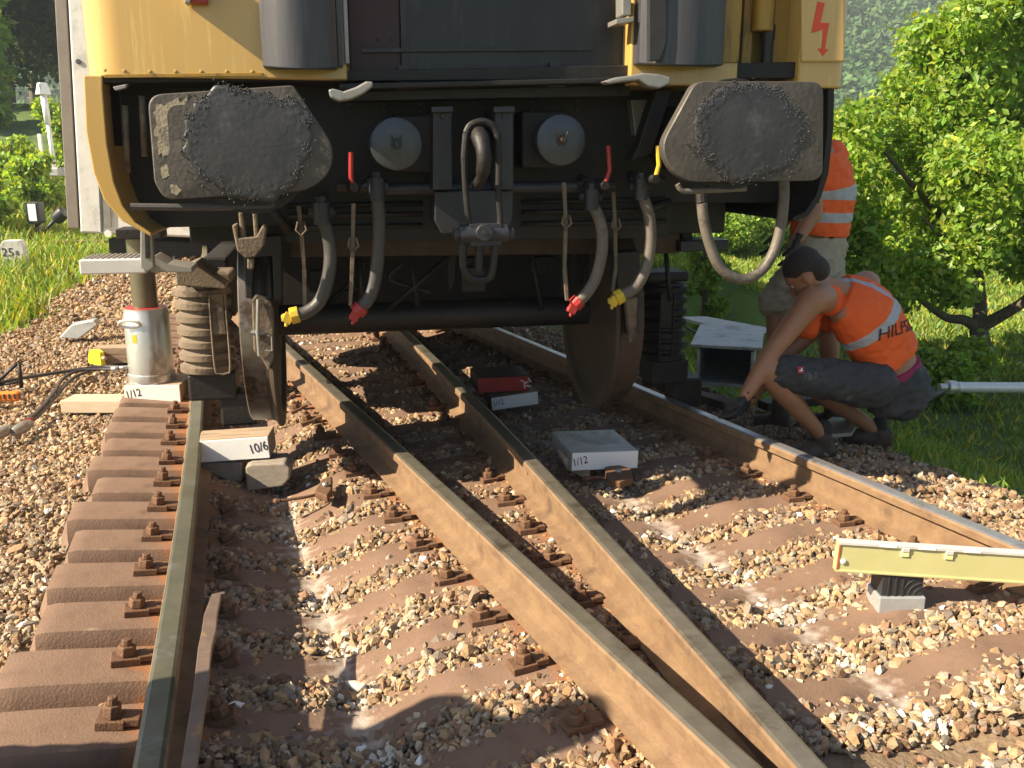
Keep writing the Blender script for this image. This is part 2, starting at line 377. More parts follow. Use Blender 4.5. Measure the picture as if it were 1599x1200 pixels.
# ------------------------------------------------------------------ rails
def rail(name, fx, y0, y1, label, dz=0.0, step=.15, top=M['railtop']):
    prof = [(-.0625,-.148),(-.0625,-.138),(-.03,-.128),(-.009,-.118),(-.008,-.052),(-.014,-.043),(-.0335,-.036),(-.0345,-.012),(-.031,-.004),(-.022,0),
            (.022,0),(.031,-.004),(.0345,-.012),(.0335,-.036),(.014,-.043),(.008,-.052),(.009,-.118),(.03,-.128),(.0625,-.138),(.0625,-.148)]
    k = int((y1-y0)/step); V = []
    for i in range(k+1):
        y = y0 + (y1-y0)*i/k; x = float(fx(y)); s = (float(fx(y+.05))-float(fx(y-.05)))/.1
        n = Vector((1, -s, 0)).normalized()
        for a, b in prof: V.append((x+n.x*a, y+n.y*a, b+dz+.0012*mnoise.noise((y*3, x*3, 1))))
    m = len(prof); F = []; mi = []
    for i in range(k):
        for j in range(m):
            F.append((i*m+j, i*m+(j+1)%m, (i+1)*m+(j+1)%m, (i+1)*m+j)); mi.append(1 if 8 <= j <= 10 else 0)
    mb = MB(); mb.v = V; mb.f = F; mb.m = mi; mb.sm = [False]*len(F)
    mb.f += [tuple(range(m)), tuple(k*m+j for j in range(m-1,-1,-1))]; mb.m += [0,0]; mb.sm += [False, False]
    o = mb.build(name, [M['rust'], top]); recentre(o); return tag(o, label, 'rail', 'rails of the turnout')
M['railtop_left'] = mat('dull_rail_surface', (.10,.095,.06), (.155,.145,.10), 9, .35, .45, .06, 60, c3=(.21,.21,.19), c3scale=3, c3lo=.58, c3hi=.68)
YA = next(y for y in np.arange(3, 30, .05) if float(Ax(y))-float(Lx(y)) < .075)
YR = next(y for y in np.arange(3, 30, .05) if float(Rx(y))-float(Bx(y)) < .075)
rail('rail', Lx, .7, 30, 'leftmost rail with dull olive head beside the row of sleeper ends', top=M['railtop_left'])
rail('rail', Ax, 1.25, YA, 'left one of the two rusty rails converging at the bottom', dz=.0)
rail('rail', Bx, 1.3, 30, 'right one of the two rusty rails converging at the bottom', dz=.0025)
M['railtop_right'] = mat('bright_rail_surface', (.36,.36,.37), (.46,.46,.47), 20, .3, .7, .04, 60, c3=(.24,.17,.12), c3scale=4)
rail('rail', Rx, .5, YR, 'rightmost rail with a bright head under the crouching worker', top=M['railtop_right'], dz=.001)

# ------------------------------------------------------------------ steel trough sleepers with clips
def sleeper_mat():
    m = mat('rusty_sleeper_steel', (.155,.093,.062), (.245,.155,.105), 7, .8, .05, .22, 140, detail=10, c3=(.115,.07,.048), c3scale=3.5, c3lo=.50, c3hi=.66)
    t = m.node_tree; N = t.nodes; L = t.links; b = N['Principled BSDF']
    src = b.inputs['Base Color'].links[0].from_socket
    def layer(src, attr, colr, nscale, lo, hi):
        a = N.new('ShaderNodeAttribute'); a.attribute_name = attr
        tc = N.new('ShaderNodeTexCoord'); n = N.new('ShaderNodeTexNoise'); n.inputs['Scale'].default_value = nscale; n.inputs['Detail'].default_value = 7
        L.new(tc.outputs['Object'], n.inputs[0])
        ad = N.new('ShaderNodeMath'); ad.operation = 'ADD'; L.new(a.outputs['Fac'], ad.inputs[0]); L.new(n.outputs[0], ad.inputs[1])
        mr = N.new('ShaderNodeMapRange'); mr.inputs[1].default_value = lo; mr.inputs[2].default_value = hi; L.new(ad.outputs[0], mr.inputs[0])
        mx = N.new('ShaderNodeMix'); mx.data_type = 'RGBA'; L.new(mr.outputs[0], mx.inputs[0]); L.new(src, mx.inputs[6]); mx.inputs[7].default_value = (*colr,1)
        return mx.outputs[2]
    s = layer(src, 'rustband', (.27,.115,.045), 14, 1.05, 1.35)
    s = layer(s, 'stain', (.36,.27,.185), 9, 1.2, 1.45)
    s = layer(s, 'lime', (.66,.61,.54), 26, 1.0, 1.75)
    L.new(s, b.inputs['Base Color']); return m
M['sleeper'] = sleeper_mat()
TH = R_(16.5); nS = Vector((math.cos(TH), math.sin(TH), 0)); dS = Vector((-math.sin(TH), math.cos(TH), 0))
rowsL = [(1125,180),(1032,212),(952,234),(890,247),(838,258),(799,266),(759,274),(724,279),(692,283)]
yi = np.array([G(b, a, -.15).y for a, b in rowsL]); cf = np.polyfit(np.arange(len(yi)), yi, 1)
clip_me = None; nut_me = None
def clip_meshes():
    a = MB(); a.box((0,0,.011), (.075,.062,.022)); a.box((.052,0,.016), (.045,.05,.018))
    oa = a.build('rail_clip', M['clip'], bev=.003)
    n = MB(); n.lathe([(0,.024),(.003,.026),(.026,.025),(.029,.021)], (0,0,.022), (0,0,1), 6, smooth=False)
    n.lathe([(0,.0135),(.016,.013),(.018,.010)], (0,0,.051), (0,0,1), 10)
    on = n.build('nut', M['clip'], bev=.0015)
    return oa, on
ca, cn = clip_meshes(); C.objects.unlink(ca); C.objects.unlink(cn)
prof = [(-.119,-.098),(-.1175,-.06),(-.102,-.016),(-.096,-.004),(-.088,0),(0,.0015),(.088,0),(.096,-.004),(.102,-.016),(.1175,-.06),(.119,-.098)]
ORD = ['first','second','third','fourth','fifth','sixth','seventh','eighth','ninth','tenth','eleventh','twelfth','thirteenth','fourteenth',
       'fifteenth','sixteenth','seventeenth','eighteenth','nineteenth','twentieth']
SLEEPERS = []
def make_sleeper(i, idx):
    y0 = cf[1] + cf[0]*i; rng = random.Random(i+50)
    p0 = Vector((float(Lx(y0)), y0, 0))
    uL = -.46 + rng.uniform(-.03, .03)
    # right end beyond the right rail, found along the sleeper
    u = 0
    for _ in range(200):
        u += .02; q = p0 + nS*u
        if q.x > float(Rx(q.y)) and u > 1.2: break
    uR = min(u + .34 + rng.uniform(-.04,.04), 3.6)
    sk = rng.uniform(-.012,.012)
    k = 120; V = []; lime = []; stain = []; rb = []
    tops = []
    for a in range(k+1):
        u = uL + (uR-uL)*a/k; c = p0 + nS*u + dS*(sk*u)
        e = min(u-uL, uR-u); drop = 0; wid = 1
        if e < .05: t = 1-e/.05; drop = .08*t**3; wid = 1 - .05*t**2
        z = float(zS(c.x, c.y)) + .003*mnoise.noise((u*5, i*3.1, 0))
        tops.append((u, z))
        t1, t2 = float(T1x(c.y)), float(T2x(c.y)); d = min(abs(c.x-t1+.02), abs(c.x-t2))
        lm = max(0, 1-d/.26)**1.3*(.75+.3*mnoise.noise((i*1.7, 0, 3)))
        dr = min(abs(c.x-float(Lx(c.y))), abs(c.x-float(Ax(c.y))), abs(c.x-float(Bx(c.y))), abs(c.x-float(Rx(c.y))))
        rv = max(0, 1-max(0,dr-.06)/.17)*.85
        for s, h in prof:
            v = c + dS*(s*wid); V.append((v.x, v.y, z + h - drop*(1 if h > -.08 else .15)))
            lime.append(lm); rb.append(rv)
            stain.append(.62 if (-.10 < s < -.08 and u < -.10) else 0.1 if -.12 < s < -.05 else 0)
    m = len(prof); F = [(a*m+j, a*m+j+1, (a+1)*m+j+1, (a+1)*m+j) for a in range(k) for j in range(m-1)]
    F += [(a*m+m-1, a*m, (a+1)*m, (a+1)*m+m-1) for a in range(k)]
    mb = MB(); mb.v = V; mb.f = F + [tuple(range(m)), tuple(k*m+j for j in range(m-1,-1,-1))]
    mb.m = [0]*len(mb.f); mb.sm = [True]*len(mb.f)
    o = mb.build('steel_sleeper', M['sleeper'], autos=28)
    for nm, dat in (('lime', lime), ('stain', stain), ('rustband', rb)):
        at = o.data.attributes.new(nm, 'FLOAT', 'POINT'); at.data.foreach_set('value', dat)
    recentre(o); loc = o.location.copy()
    tu = [t[0] for t in tops]; tz = [t[1] for t in tops]
    if idx < 12: lab = 'rusty steel trough sleeper, %s from the bottom among the left sleeper ends' % ORD[idx]
    else: lab = 'rusty steel trough sleeper under the rail car, %s one behind the jack' % ORD[idx-12]
    tag(o, lab, 'sleeper', 'steel sleepers of the turnout')
    for fx in (Lx, Ax, Bx, Rx):
        # crossing of this sleeper with the rail
        lo, hi = uL, uR
        f = lambda u: (p0+nS*u+dS*(sk*u)).x - float(fx((p0+nS*u+dS*(sk*u)).y))
        if f(lo)*f(hi) > 0: continue
        for _ in range(40):
            md = (lo+hi)/2
            if f(md)*f(lo) <= 0: hi = md
            else: lo = md
        uc = (lo+hi)/2
        for sg in (-1, 1):
            if fx is Lx and sg == 1 and i > 5: continue
            pc = p0 + nS*uc + dS*(sk*uc); yy = pc.y
            if fx is Ax and sg == 1 and float(Bx(yy))-float(Ax(yy)) < .34: continue
            if fx is Bx and sg == -1 and float(Bx(yy))-float(Ax(yy)) < .2: continue
            uu = uc + sg*(.135 if fx is not Ax else .15); c = p0 + nS*uu + dS*(sk*uu)
            z = float(np.interp(uu, tu, tz)); sl = math.atan2(float(np.interp(uu+.03,tu,tz)-np.interp(uu-.03,tu,tz)), .06)
            cl = ca.copy(); C.objects.link(cl); q_ = rng.uniform(.88,1.1); cl.scale = (q_, rng.uniform(.9,1.1), rng.uniform(.85,1.15)); cl.parent = o; cl.location = Vector((c.x, c.y, z+.001)) - loc
            cl.rotation_euler = (0, -sl, TH + (math.pi if sg > 0 else 0) + rng.uniform(-.12,.12))
            nu = cn.copy(); C.objects.link(nu); nu.parent = cl; nu.rotation_euler = (rng.uniform(-.06,.06), rng.uniform(-.06,.06), rng.uniform(0,1))
    SLEEPERS.append((o, p0, uL, uR))
for idx, i in enumerate(range(-1, 22)): make_sleeper(i, idx)

# ------------------------------------------------------------------ ballast stones
_ps = [q[1] for q in SLEEPERS]; SL0 = _ps[0]; SLS = (_ps[-1]-_ps[0]).dot(dS)/(len(_ps)-1)
def ico():
    bm = bmesh.new(); bmesh.ops.create_icosphere(bm, subdivisions=1, radius=1); bm.verts.ensure_lookup_table()
    v = np.array([q.co[:] for q in bm.verts]); f = np.array([[q.index for q in fc.verts] for fc in bm.faces]); bm.free(); return v, f
IV, IF = ico()
rs = np.random.RandomState(3)
def rand_rot(n):
    q = rs.normal(size=(n,4)); q /= np.linalg.norm(q, axis=1)[:,None]; a,b,c,d = q.T
    return np.stack([np.stack([1-2*(c*c+d*d),2*(b*c-a*d),2*(b*d+a*c)],-1),np.stack([2*(b*c+a*d),1-2*(b*b+d*d),2*(c*d-a*b)],-1),np.stack([2*(b*d-a*c),2*(c*d+a*b),1-2*(b*b+c*c)],-1)],1)
PAL = np.array([(.50,.34,.18),(.42,.28,.15),(.55,.41,.25),(.37,.23,.13),(.58,.48,.34),(.33,.26,.20),(.46,.30,.16),(.40,.32,.24),(.30,.17,.10)])
_ty = np.linspace(-2, 45, 1500); _le = np.array([left_edge(float(q)) for q in _ty]); _re = np.array([right_edge(float(q)) for q in _ty])
def stone_pos(n, y0, y1):
    y = rs.uniform(y0, y1, n*8); a = np.interp(y, _ty, _le); b = np.interp(y, _ty, _re); hw = y*.62+.7
    a = np.maximum(a, -hw); b = np.minimum(b, hw); y = y[b > a]; a, b = a[b > a], b[b > a]
    keep = rs.rand(len(y)) < (b-a)/(b-a).max(); y, a, b = y[keep], a[keep], b[keep]; x = a + (b-a)*rs.rand(len(y))
    s_ = ((x-SL0.x)*dS.x + (y-SL0.y)*dS.y)/SLS; fr = np.abs(s_-np.round(s_))*SLS; l_ = Lx(y); q = rs.rand(len(y))
    bad = (y < 8.6) & (((fr < .051) & (x > l_-.3) & (q > .07)) | ((fr < .11) & (x > l_-.5) & (x < l_+.02) & (q > .05)))
    return [(float(u), float(v)) for u, v in zip(x[~bad], y[~bad])][:n]
def stones(pts, rmin, rmax, lift=0.0):
    n = len(pts); P = np.array(pts)
    z = np.array([zB(x, y) for x, y in pts])
    rad = rs.uniform(rmin, rmax, n) * (0.75 + .5*rs.rand(n)**2)
    sc = np.stack([rad*rs.uniform(.8,1.35,n), rad*rs.uniform(.65,1.1,n), rad*rs.uniform(.5,.85,n)], -1)
    v = IV[None] * (1 + rs.uniform(-.42,.35,(n,len(IV),1)))
    v = v * sc[:,None,:]
    v = np.einsum('nij,nkj->nki', rand_rot(n), v)
    base = np.stack([P[:,0], P[:,1], z + rs.uniform(-.4,.55,n)*rad + lift], -1)
    v = v + base[:,None,:]
    f = IF[None] + (np.arange(n)*len(IV))[:,None,None]
    col = PAL[rs.randint(0, len(PAL), n)] * rs.uniform(.45,1.0,(n,1))
    # rust dust close to the rails, lime along the wheel traces, odd white stones
    dr = np.min([np.abs(P[:,0]-fx(P[:,1])) for fx in (Lx, Ax, Bx, Rx)], 0)
    k = np.clip(1-dr/.33, 0, 1)[:,None]*.55; col = col*(1-k) + col*np.array([.82,.62,.5])*k
    dt = np.minimum(np.abs(P[:,0]-T1x(P[:,1])), np.abs(P[:,0]-T2x(P[:,1])))
    lime = (rs.rand(n) < np.clip(.55-dt/.14, 0, .36)) & (P[:,1] < 4.6)
    col[lime] = np.array([.60,.55,.47])*rs.uniform(.85,1.1,(lime.sum(),1))
    wh = rs.rand(n) < .008; col[wh] = (.8,.79,.76)
    return v.reshape(-1,3), f.reshape(-1,3), np.repeat(np.clip(col,0,1), len(IV), 0), v, col
Vs, Fs, Cs = [], [], []; off = 0
for (n, y0, y1, a, b) in ((30000,1.5,3.0,.007,.020),(42000,3.0,5.2,.0075,.0205),(16000,5.2,8.5,.012,.023),(7000,8.5,15,.02,.036),(4500,15,30,.03,.05)):
    v, f, c, _, _ = stones(stone_pos(n, y0, y1), a, b); Vs.append(v); Fs.append(f+off); Cs.append(c); off += len(v)
so_ = np_mesh('ballast', np.concatenate(Vs), np.concatenate(Fs), M['stone'], np.concatenate(Cs))
tag(so_, 'tan and brown crushed stone ballast between the sleepers', kind='stuff')
# the larger single stones in front, each its own piece of the bed
pts = []
for x, y in stone_pos(2600, 1.7, 3.3):
    if min(abs(x-float(f(y))) for f in (Lx,Ax,Bx,Rx)) < .09: continue
    on = False
    for o, p0, a, b in SLEEPERS[:9]:
        d = Vector((x,y,0)) - p0
        if abs(d.dot(dS)) < .10 and a < d.dot(nS) < b: on = True
    if x < float(Lx(y))+.05 and x > float(Lx(y))-.55: continue
    if not on: pts.append((x, y))
    if len(pts) >= 240: break
_, _, _, v3, col3 = stones(pts, .017, .026, .008)
for i in range(len(pts)):
    c0 = v3[i].mean(0)
    s_ = np_mesh('stone', v3[i]-c0, IF, M['stone'], np.repeat(col3[i][None], len(IV), 0), bed); s_.location = [float(q) for q in c0]
# loose stones that came to lie on the sleepers and beside the clips
# ================================================================== the yellow rail car
PSI = R_(11.5)
_o = PY(770, 215, 3.10); TO = Vector((_o.x, _o.y, 0))
AX = Vector((-math.sin(PSI), math.cos(PSI), 0)); UX = Vector((math.cos(PSI), math.sin(PSI), 0))
def T(px, py, v=0.0):
    """pixel -> rail-car coordinates (right, back, up) on the plane v metres behind the buffer faces"""
    d = ray(px, py); q = TO + AX*v; t = (q-CP).dot(AX)/d.dot(AX); p = CP + d*t - TO
    return Vector((p.dot(UX), v, p.z))
car = empty('rail_car', TO, PSI, 'yellow rail car with black gangway door lifted off the rails by a jack', 'rail car')
def pl(px, v0, v1, mb=None, mi=0):
    """plate: outline in pixels at v0, extruded straight back to v1"""
    mb = mb or MB(); pts = [T(a, b, v0) for a, b in px]; return mb.prism(pts, (0, v1-v0, 0), mi)
def part(mb, name, m, parent=car, bev=.004, label=None, seg=2):
    o = mb.build(name, m, parent, bev=bev, seg=seg)
    if label: o['label'] = label
    return o
def rect(x0, y0, x1, y1): return [(x0,y0),(x1,y0),(x1,y1),(x0,y1)]
VB = .32; LEN = 15.0; ZT = 3.3
wb = T(300, 122, VB).z
uu = lambda px, v=VB: T(px, 60, v).x
uL = uu(131, VB+.1); uR = uu(1321, VB+.03)
# body: plan outline extruded up
def arc(cx, cy, r, a0, a1, n=8): return [(cx+r*math.cos(R_(a0+(a1-a0)*i/n)), cy+r*math.sin(R_(a0+(a1-a0)*i/n))) for i in range(n+1)]
plan = [(uR, LEN), (uL, LEN)] + arc(uL+.13, VB+.13, .13, 180, 270) + [(uu(540), VB), (uu(540), VB+.14), (uu(986), VB+.14), (uu(986), VB)]
plan += [(uu(1155), VB), (uu(1155), VB+.22), (uu(1251), VB+.22), (uu(1251), VB+.002)] + arc(uR-.05, VB+.05, .05, 270, 360, 6)
mb = MB(); mb.prism([(a, b, wb) for a, b in plan], (0, 0, ZT-wb), smooth=True); part(mb, 'body', M['yellow'], bev=.006)
# roof with rounded edges
mb = MB(); k = 14; rp = []
for i in range(k+1):
    a = math.pi*i/k; rp.append((uL+(uR-uL)/2 - (uR-uL)/2*math.cos(a)*.995, VB+.05, ZT+.003 + .22*math.sin(a)**.7))
mb.prism(rp, (0, LEN-VB-.1, 0), smooth=True); part(mb, 'roof', M['dark_panel'], bev=.01)
# skirts: the body side runs further down than the front and curls in
mb = pl([(130,118),(134,205),(146,270),(162,312),(190,345),(236,370),(236,364),(212,348),(192,322),(178,285),(167,225),(160,140),(160,118)], VB+.02, LEN-.02)
part(mb, 'skirt', M['yellow'], bev=.004)
mb = pl([(1304,96),(1302,200),(1294,272),(1282,310),(1262,338),(1238,346),(1238,340),(1257,331),(1274,306),(1285,270),(1292,200),(1294,96)], VB+.02, LEN-.02)
part(mb, 'skirt', M['grime'], bev=.003)  # shade on the right side is put into this skirt's dark colour
# black lining of the buffer recess, headstock and underframe
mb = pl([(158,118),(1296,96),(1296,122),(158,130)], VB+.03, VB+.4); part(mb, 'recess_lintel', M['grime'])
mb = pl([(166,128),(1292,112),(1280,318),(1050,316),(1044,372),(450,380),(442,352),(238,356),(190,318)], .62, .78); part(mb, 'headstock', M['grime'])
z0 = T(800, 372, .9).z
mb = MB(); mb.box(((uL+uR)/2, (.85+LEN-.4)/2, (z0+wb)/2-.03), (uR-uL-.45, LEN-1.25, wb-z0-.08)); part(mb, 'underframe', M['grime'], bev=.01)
# ---------------- gangway door and its frame
zt = 3.2
def vpl(x0, x1, ybot, v0, v1, name, m, ztop=zt, bev=.003, parent=car, label=None):
    a = T(x0, ybot, v0); b = T(x1, ybot, v0); mbb = MB()
    mbb.prism([(a.x,v0,a.z),(b.x,v0,b.z),(b.x,v0,ztop),(a.x,v0,ztop)], (0,v1-v0,0)); return part(mbb, name, m, parent, bev, label)
door = vpl(628, 980, 128, VB+.095, VB+.135, 'gangway_door', M['black_paint'])
vpl(548, 626, 131, VB+.10, VB+.135, 'door_panel', M['red_dark'], label='dark red strip at the left edge of the gangway door')
mb = pl([(566,76),(926,73),(926,79),(566,82)], VB+.083, VB+.094); part(mb, 'door_rail', M['black_paint'], door, bev=.001)
for x in (630, 868):
    mb = pl([(x-9,102-(x-630)*.02),(x+9,101-(x-630)*.02),(x+8,140-(x-630)*.02),(x-8,141-(x-630)*.02)], VB+.05, VB+.094)
    mb.tube([T(x-14,138-(x-630)*.02,VB+.06), T(x+14,138-(x-630)*.02,VB+.06)], .009, 8); part(mb, 'hinge', M['blue_black'], door, bev=.002)
mb = pl([(530,131),(990,121),(990,129),(530,140)], VB-.02, VB+.14); part(mb, 'door_sill', M['grime'])
mb = pl([(545,143),(985,132),(985,150),(545,158)], VB+.06, VB+.2); part(mb, 'sill_beam', M['grime'])
for q in ((590,62),(612,62)):
    c = T(q[0], q[1], VB+.1); mb = MB(); mb.lathe([(0,.006),(.004,.006),(.006,.003)], c, (0,-1,0), 8); part(mb, 'rivet', M['blue_black'], door, bev=0)
# rubber bulges left and right of the door
def bellows(x0, x1, ybot, depth, name='gangway_bellows', m=M['rubber']):
    a, b = T(x0, ybot, VB).x, T(x1, ybot, VB).x; z = T(x0, ybot, VB-.05).z; k = 14; pts = [(b, VB+.03, z), (a, VB+.03, z)]
    for i in range(k+1):
        t = i/k; pts.append((a+(b-a)*t, VB - .004 - depth*math.sin(math.pi*(.08+.84*t))**.62, z - .012*math.sin(math.pi*t)))
    mbb = MB(); mbb.prism(pts, (0,0,zt-z), smooth=True); return part(mbb, name, m, bev=.006)
bl = bellows(412, 527, 106, .13)
vpl(528, 536, 104, VB-.05, VB+.09, 'bellows_strip', M['rubber']); vpl(539, 546, 100, VB-.03, VB+.09, 'bellows_strip', M['alu_dull'])
br = bellows(988, 1120, 100, .12)
mb = pl([(1014,-420),(1040,-420),(1041,64),(1031,94),(1014,96)], VB-.128, VB-.10); part(mb, 'bellows_slot', M['black_rubber'], br, bev=.002)
mb = pl([(1115,-600),(1119,-600),(1119,98),(1115,98)], VB-.03, VB); part(mb, 'bellows_edge', M['yellow_dirty'], br, bev=.001)
mb = pl([(972,-8),(986,-8),(986,24),(972,24)], VB-.05, VB+.03); part(mb, 'latch', M['alu_dull'], bev=.003)
mb = pl([(962,30),(990,26),(990,34),(962,38)], VB-.06, VB+.04); part(mb, 'latch', M['alu_dull'], bev=.002)
mb = pl([(964,-60),(972,-60),(985,22),(978,24)], VB-.04, VB-.02); part(mb, 'latch_arm', M['black_paint'], bev=.001)
# pale bent brackets below the bulges
mb = pl([(512,140),(520,138),(536,143),(556,136),(572,127),(583,128),(582,136),(566,148),(548,156),(530,159),(516,153)], .20, .26); part(mb, 'bracket', M['alu_dull'], bev=.006)
mb = pl([(944,127),(962,121),(985,118),(1004,114),(1030,116),(1048,121),(1046,132),(1030,139),(1014,136),(998,126),(975,128),(950,132)], .20, .26); part(mb, 'bracket', M['alu_dull'], bev=.006)
mb = pl([(985,156),(1012,156),(1000,212),(992,212)], .56, .615); part(mb, 'gusset', M['alu_dull'], bev=.003)
mb = pl([(1025,140),(1050,140),(1018,240),(985,252),(998,225)], .42, .5); part(mb, 'diagonal_strut', M['grime'], bev=.005)
# red tail-lamp bracket at the top of the left panel
mb = pl([(292,-60),(322,-60),(322,5),(296,4)], VB-.05, VB+.0); part(mb, 'lamp_bracket', M['red'], bev=.004)
mb = pl([(288,-60),(297,-60),(297,4),(288,5)], VB-.06, VB-.002); part(mb, 'lamp_bracket_edge', M['alu_dull'], bev=.002)
# right corner: plates, pipe and lightning panel
vpl(1121, 1154, 98, VB-.012, VB+.01, 'corner_plate', M['yellow_dirty'])
vpl(1204, 1231, 112, VB+.10, VB+.2, 'pillar', M['yellow_dirty']); vpl(1157, 1172, 112, VB+.10, VB+.2, 'pillar', M['yellow_dirty'])
c = T(1190, 50, VB+.08)
mb = MB(); mb.lathe([(0,.038),(.004,.041),(.5,.041)], c, (0,0,1), 20); cyl = part(mb, 'sand_filler', M['yellow_dirty'], bev=.003)
mb = MB(); mb.lathe([(0,.019),(.03,.022),(.14,.022),(.15,.026),(.2,.026)], T(1195,125,VB+.08), (0,0,1), 16); part(mb, 'pipe', M['blue_black'], bev=.002)
mb = pl([(1252,-500),(1319,-500),(1319,97),(1252,97)], VB-.014, VB+.0); lp = part(mb, 'warning_panel', M['yellow'], bev=.006)
mb = pl([(1277,3),(1288,5),(1281,36),(1295,36),(1288,77),(1294,77),(1285,88),(1277,76),(1283,76),(1286,46),(1267,52)], VB-.0165, VB-.0141); part(mb, 'lightning_symbol', M['red_bolt'], lp, bev=0)
# ---------------- buffers
def buffer(out, rr, cpx, label, grease_c, grease_r, seed):
    o2 = rnd(out, rr, 6); pts = [T(a, b, .0) for a, b in o2]; n = len(pts); c = sum(pts, Vector((0,0,0)))/n
    # slightly domed face: rings towards the centre
    mbb = MB(); rings = [1, .985, .93, .7, .35]; vv = []
    for q in rings:
        for p in pts:
            d = c + (p-c)*q; d.y = .010*(q**2) + (.004 if q == 1 else 0); vv.append(d)
    fs = [(i*n+j, i*n+(j+1)%n, (i+1)*n+(j+1)%n, (i+1)*n+j) for i in range(len(rings)-1) for j in range(n)]
    fs.append(tuple((len(rings)-1)*n+j for j in range(n)))
    o = len(vv); 
    for p in pts: vv.append(Vector((p.x, .052, p.z)))
    fs += [(j, o+j, o+(j+1)%n, (j+1)%n) for j in range(n)] + [tuple(o+j for j in range(n-1,-1,-1))]
    mbb.add(vv, fs, 0, True)
    b = part(mbb, 'buffer', M['buffer'], bev=0, label=label)
    s = MB(); s.lathe([(.05,.19),(.07,.19),(.075,.085),(.30,.085),(.305,.115),(.62,.125)], (c.x, 0, c.z), (0,1,0), 28); part(s, 'buffer_stem', M['grime'], b)
    # grease: lumpy patch, raised crumbly rim
    rg = random.Random(seed); gc = T(*grease_c, 0); na, nr = 150, 34; V = []; sx, sz = grease_r
    px = lambda q: (q[0], q[1])
    for i in range(nr+1):
        t = i/nr
        for j in range(na):
            a = 2*math.pi*j/na; nv = mnoise.fractal((math.cos(a)*1.6+seed, math.sin(a)*1.6, seed), .8, 2.2, 5)
            nf = mnoise.noise((math.cos(a)*13+seed, math.sin(a)*13, 2))
            rad = (1 + .15*nv + .018*nf)*t; x, z = gc.x + sx*rad*math.cos(a), gc.z + sz*rad*math.sin(a)
            rel = math.hypot((x-c.x)/.31, (z-c.z)/.18)
            y = .010*min(1, rel*rel)*.9
            lump = mnoise.fractal((x*70, z*70, seed), .7, 2.1, 4); fine = mnoise.noise((x*190, z*190, 5))
            rim = math.exp(-((t-.88)/.13)**2)
            h = .0012 + .0002*lump + rim*(.0008 + (.0015+.004*max(0,nv+.1))*max(0, lump) + .0012*fine)
            if t > .95: h *= max(0, (1-t)/.05)
            V.append((x, y - h + (.004 if t == 1 else 0), z))
    F = [(i*na+j, i*na+(j+1)%na, (i+1)*na+(j+1)%na, (i+1)*na+j) for i in range(nr) for j in range(na)]
    g = MB(); g.add(V, F, 0, True)
    for k in range(1000):
        a = rg.uniform(0, 2*math.pi); nv = mnoise.fractal((math.cos(a)*1.6+seed, math.sin(a)*1.6, seed), .8, 2.2, 5); nf = mnoise.noise((math.cos(a)*13+seed, math.sin(a)*13, 2))
        if mnoise.noise((math.cos(a)*2.5+seed*2, math.sin(a)*2.5, 7)) < -.12 and rg.random() < .75: continue
        t = 1 + rg.gauss(-.07, .07); rad = (1 + .15*nv + .018*nf)*t; x, z = gc.x + sx*rad*math.cos(a), gc.z + sz*rad*math.sin(a); q = rg.uniform(.001, .0042)
        rel = math.hypot((x-c.x)/.31, (z-c.z)/.18); y = .010*min(1, rel*rel)*.9 - .001
        g.add([Vector((x, y, z)) + Vector(p)*q*rg.uniform(.6,1.25) for p in IV.tolist()], [tuple(f) for f in IF.tolist()], 1, False)
    part(g, 'grease_patch', [M['grease'], M['crumb']], b, bev=0)
    return b
BL = buffer([(229,148),(458,133),(521,228),(518,268),(484,298),(256,313),(240,285)], [24,6,26,40,60,34,8], None,
       'left buffer head with flaking pale paint and a black grease patch', (388,222), (.205,.172), 3)
BR = buffer([(1088,127),(1289,127),(1288,283),(1062,285),(1031,232)], [14,22,22,50,26], None,
       'right buffer head with a cut-off inner corner and black grease', (1176,206), (.205,.172), 9)
def flake(px, n):
    mbb = MB(); rg = random.Random(n); pts = []
    c = (sum(p[0] for p in px)/len(px), sum(p[1] for p in px)/len(px))
    for i in range(len(px)):
        a, b = px[i], px[(i+1)%len(px)]
        for k in range(5):
            t = k/5; x = a[0]+(b[0]-a[0])*t; y = a[1]+(b[1]-a[1])*t; q = 1+rg.uniform(-.16,.16); pts.append((c[0]+(x-c[0])*q, c[1]+(y-c[1])*q))
    V = [T(x, y, .0068) for x, y in pts]; mbb.prism(V, (0,.004,0)); part(mbb, 'paint_flake', M['flake'], BL, bev=0)
M['flake'] = mat('flaking_beige_paint', (.36,.31,.22), (.28,.235,.165), 30, .7, 0, .2, 120, c3=(.17,.145,.115), c3scale=14, c3lo=.5, c3hi=.58)
flake([(240,170),(268,158),(292,152),(290,168),(272,185),(268,215),(262,248),(250,246),(244,210)], 1); flake([(266,290),(280,286),(286,296),(276,304),(266,302)], 2); flake([(250,262),(262,256),(264,274),(254,280)], 3)
mb = MB(); mb.tube(spline([T(204,323,.06),T(300,324,.06),T(412,323,.06),T(426,317,.06),T(427,306,.10),T(418,303,.2)],5), .0115, 10); part(mb, 'coupling_handle', M['hose_dark'], bev=0)
mb = MB(); mb.tube(spline([T(1058,288,.06),T(1064,297,.06),T(1080,299,.06),T(1165,295,.06)],5), .010, 10); part(mb, 'coupling_handle', M['hose'], bev=0)
for x0, y0, x1, y1 in ((195,165,199,270),(221,150,226,245)):
    mb = MB(); mb.tube([T(x0,y0,.4), T(x1,y1,.4)], .0105, 8); part(mb, 'grab_bar', M['grime_brown'], bev=0)
mb = pl([(176,136),(200,131),(196,138),(180,142)], .33, .36); part(mb, 'lip', M['alu_dull'], bev=.002)
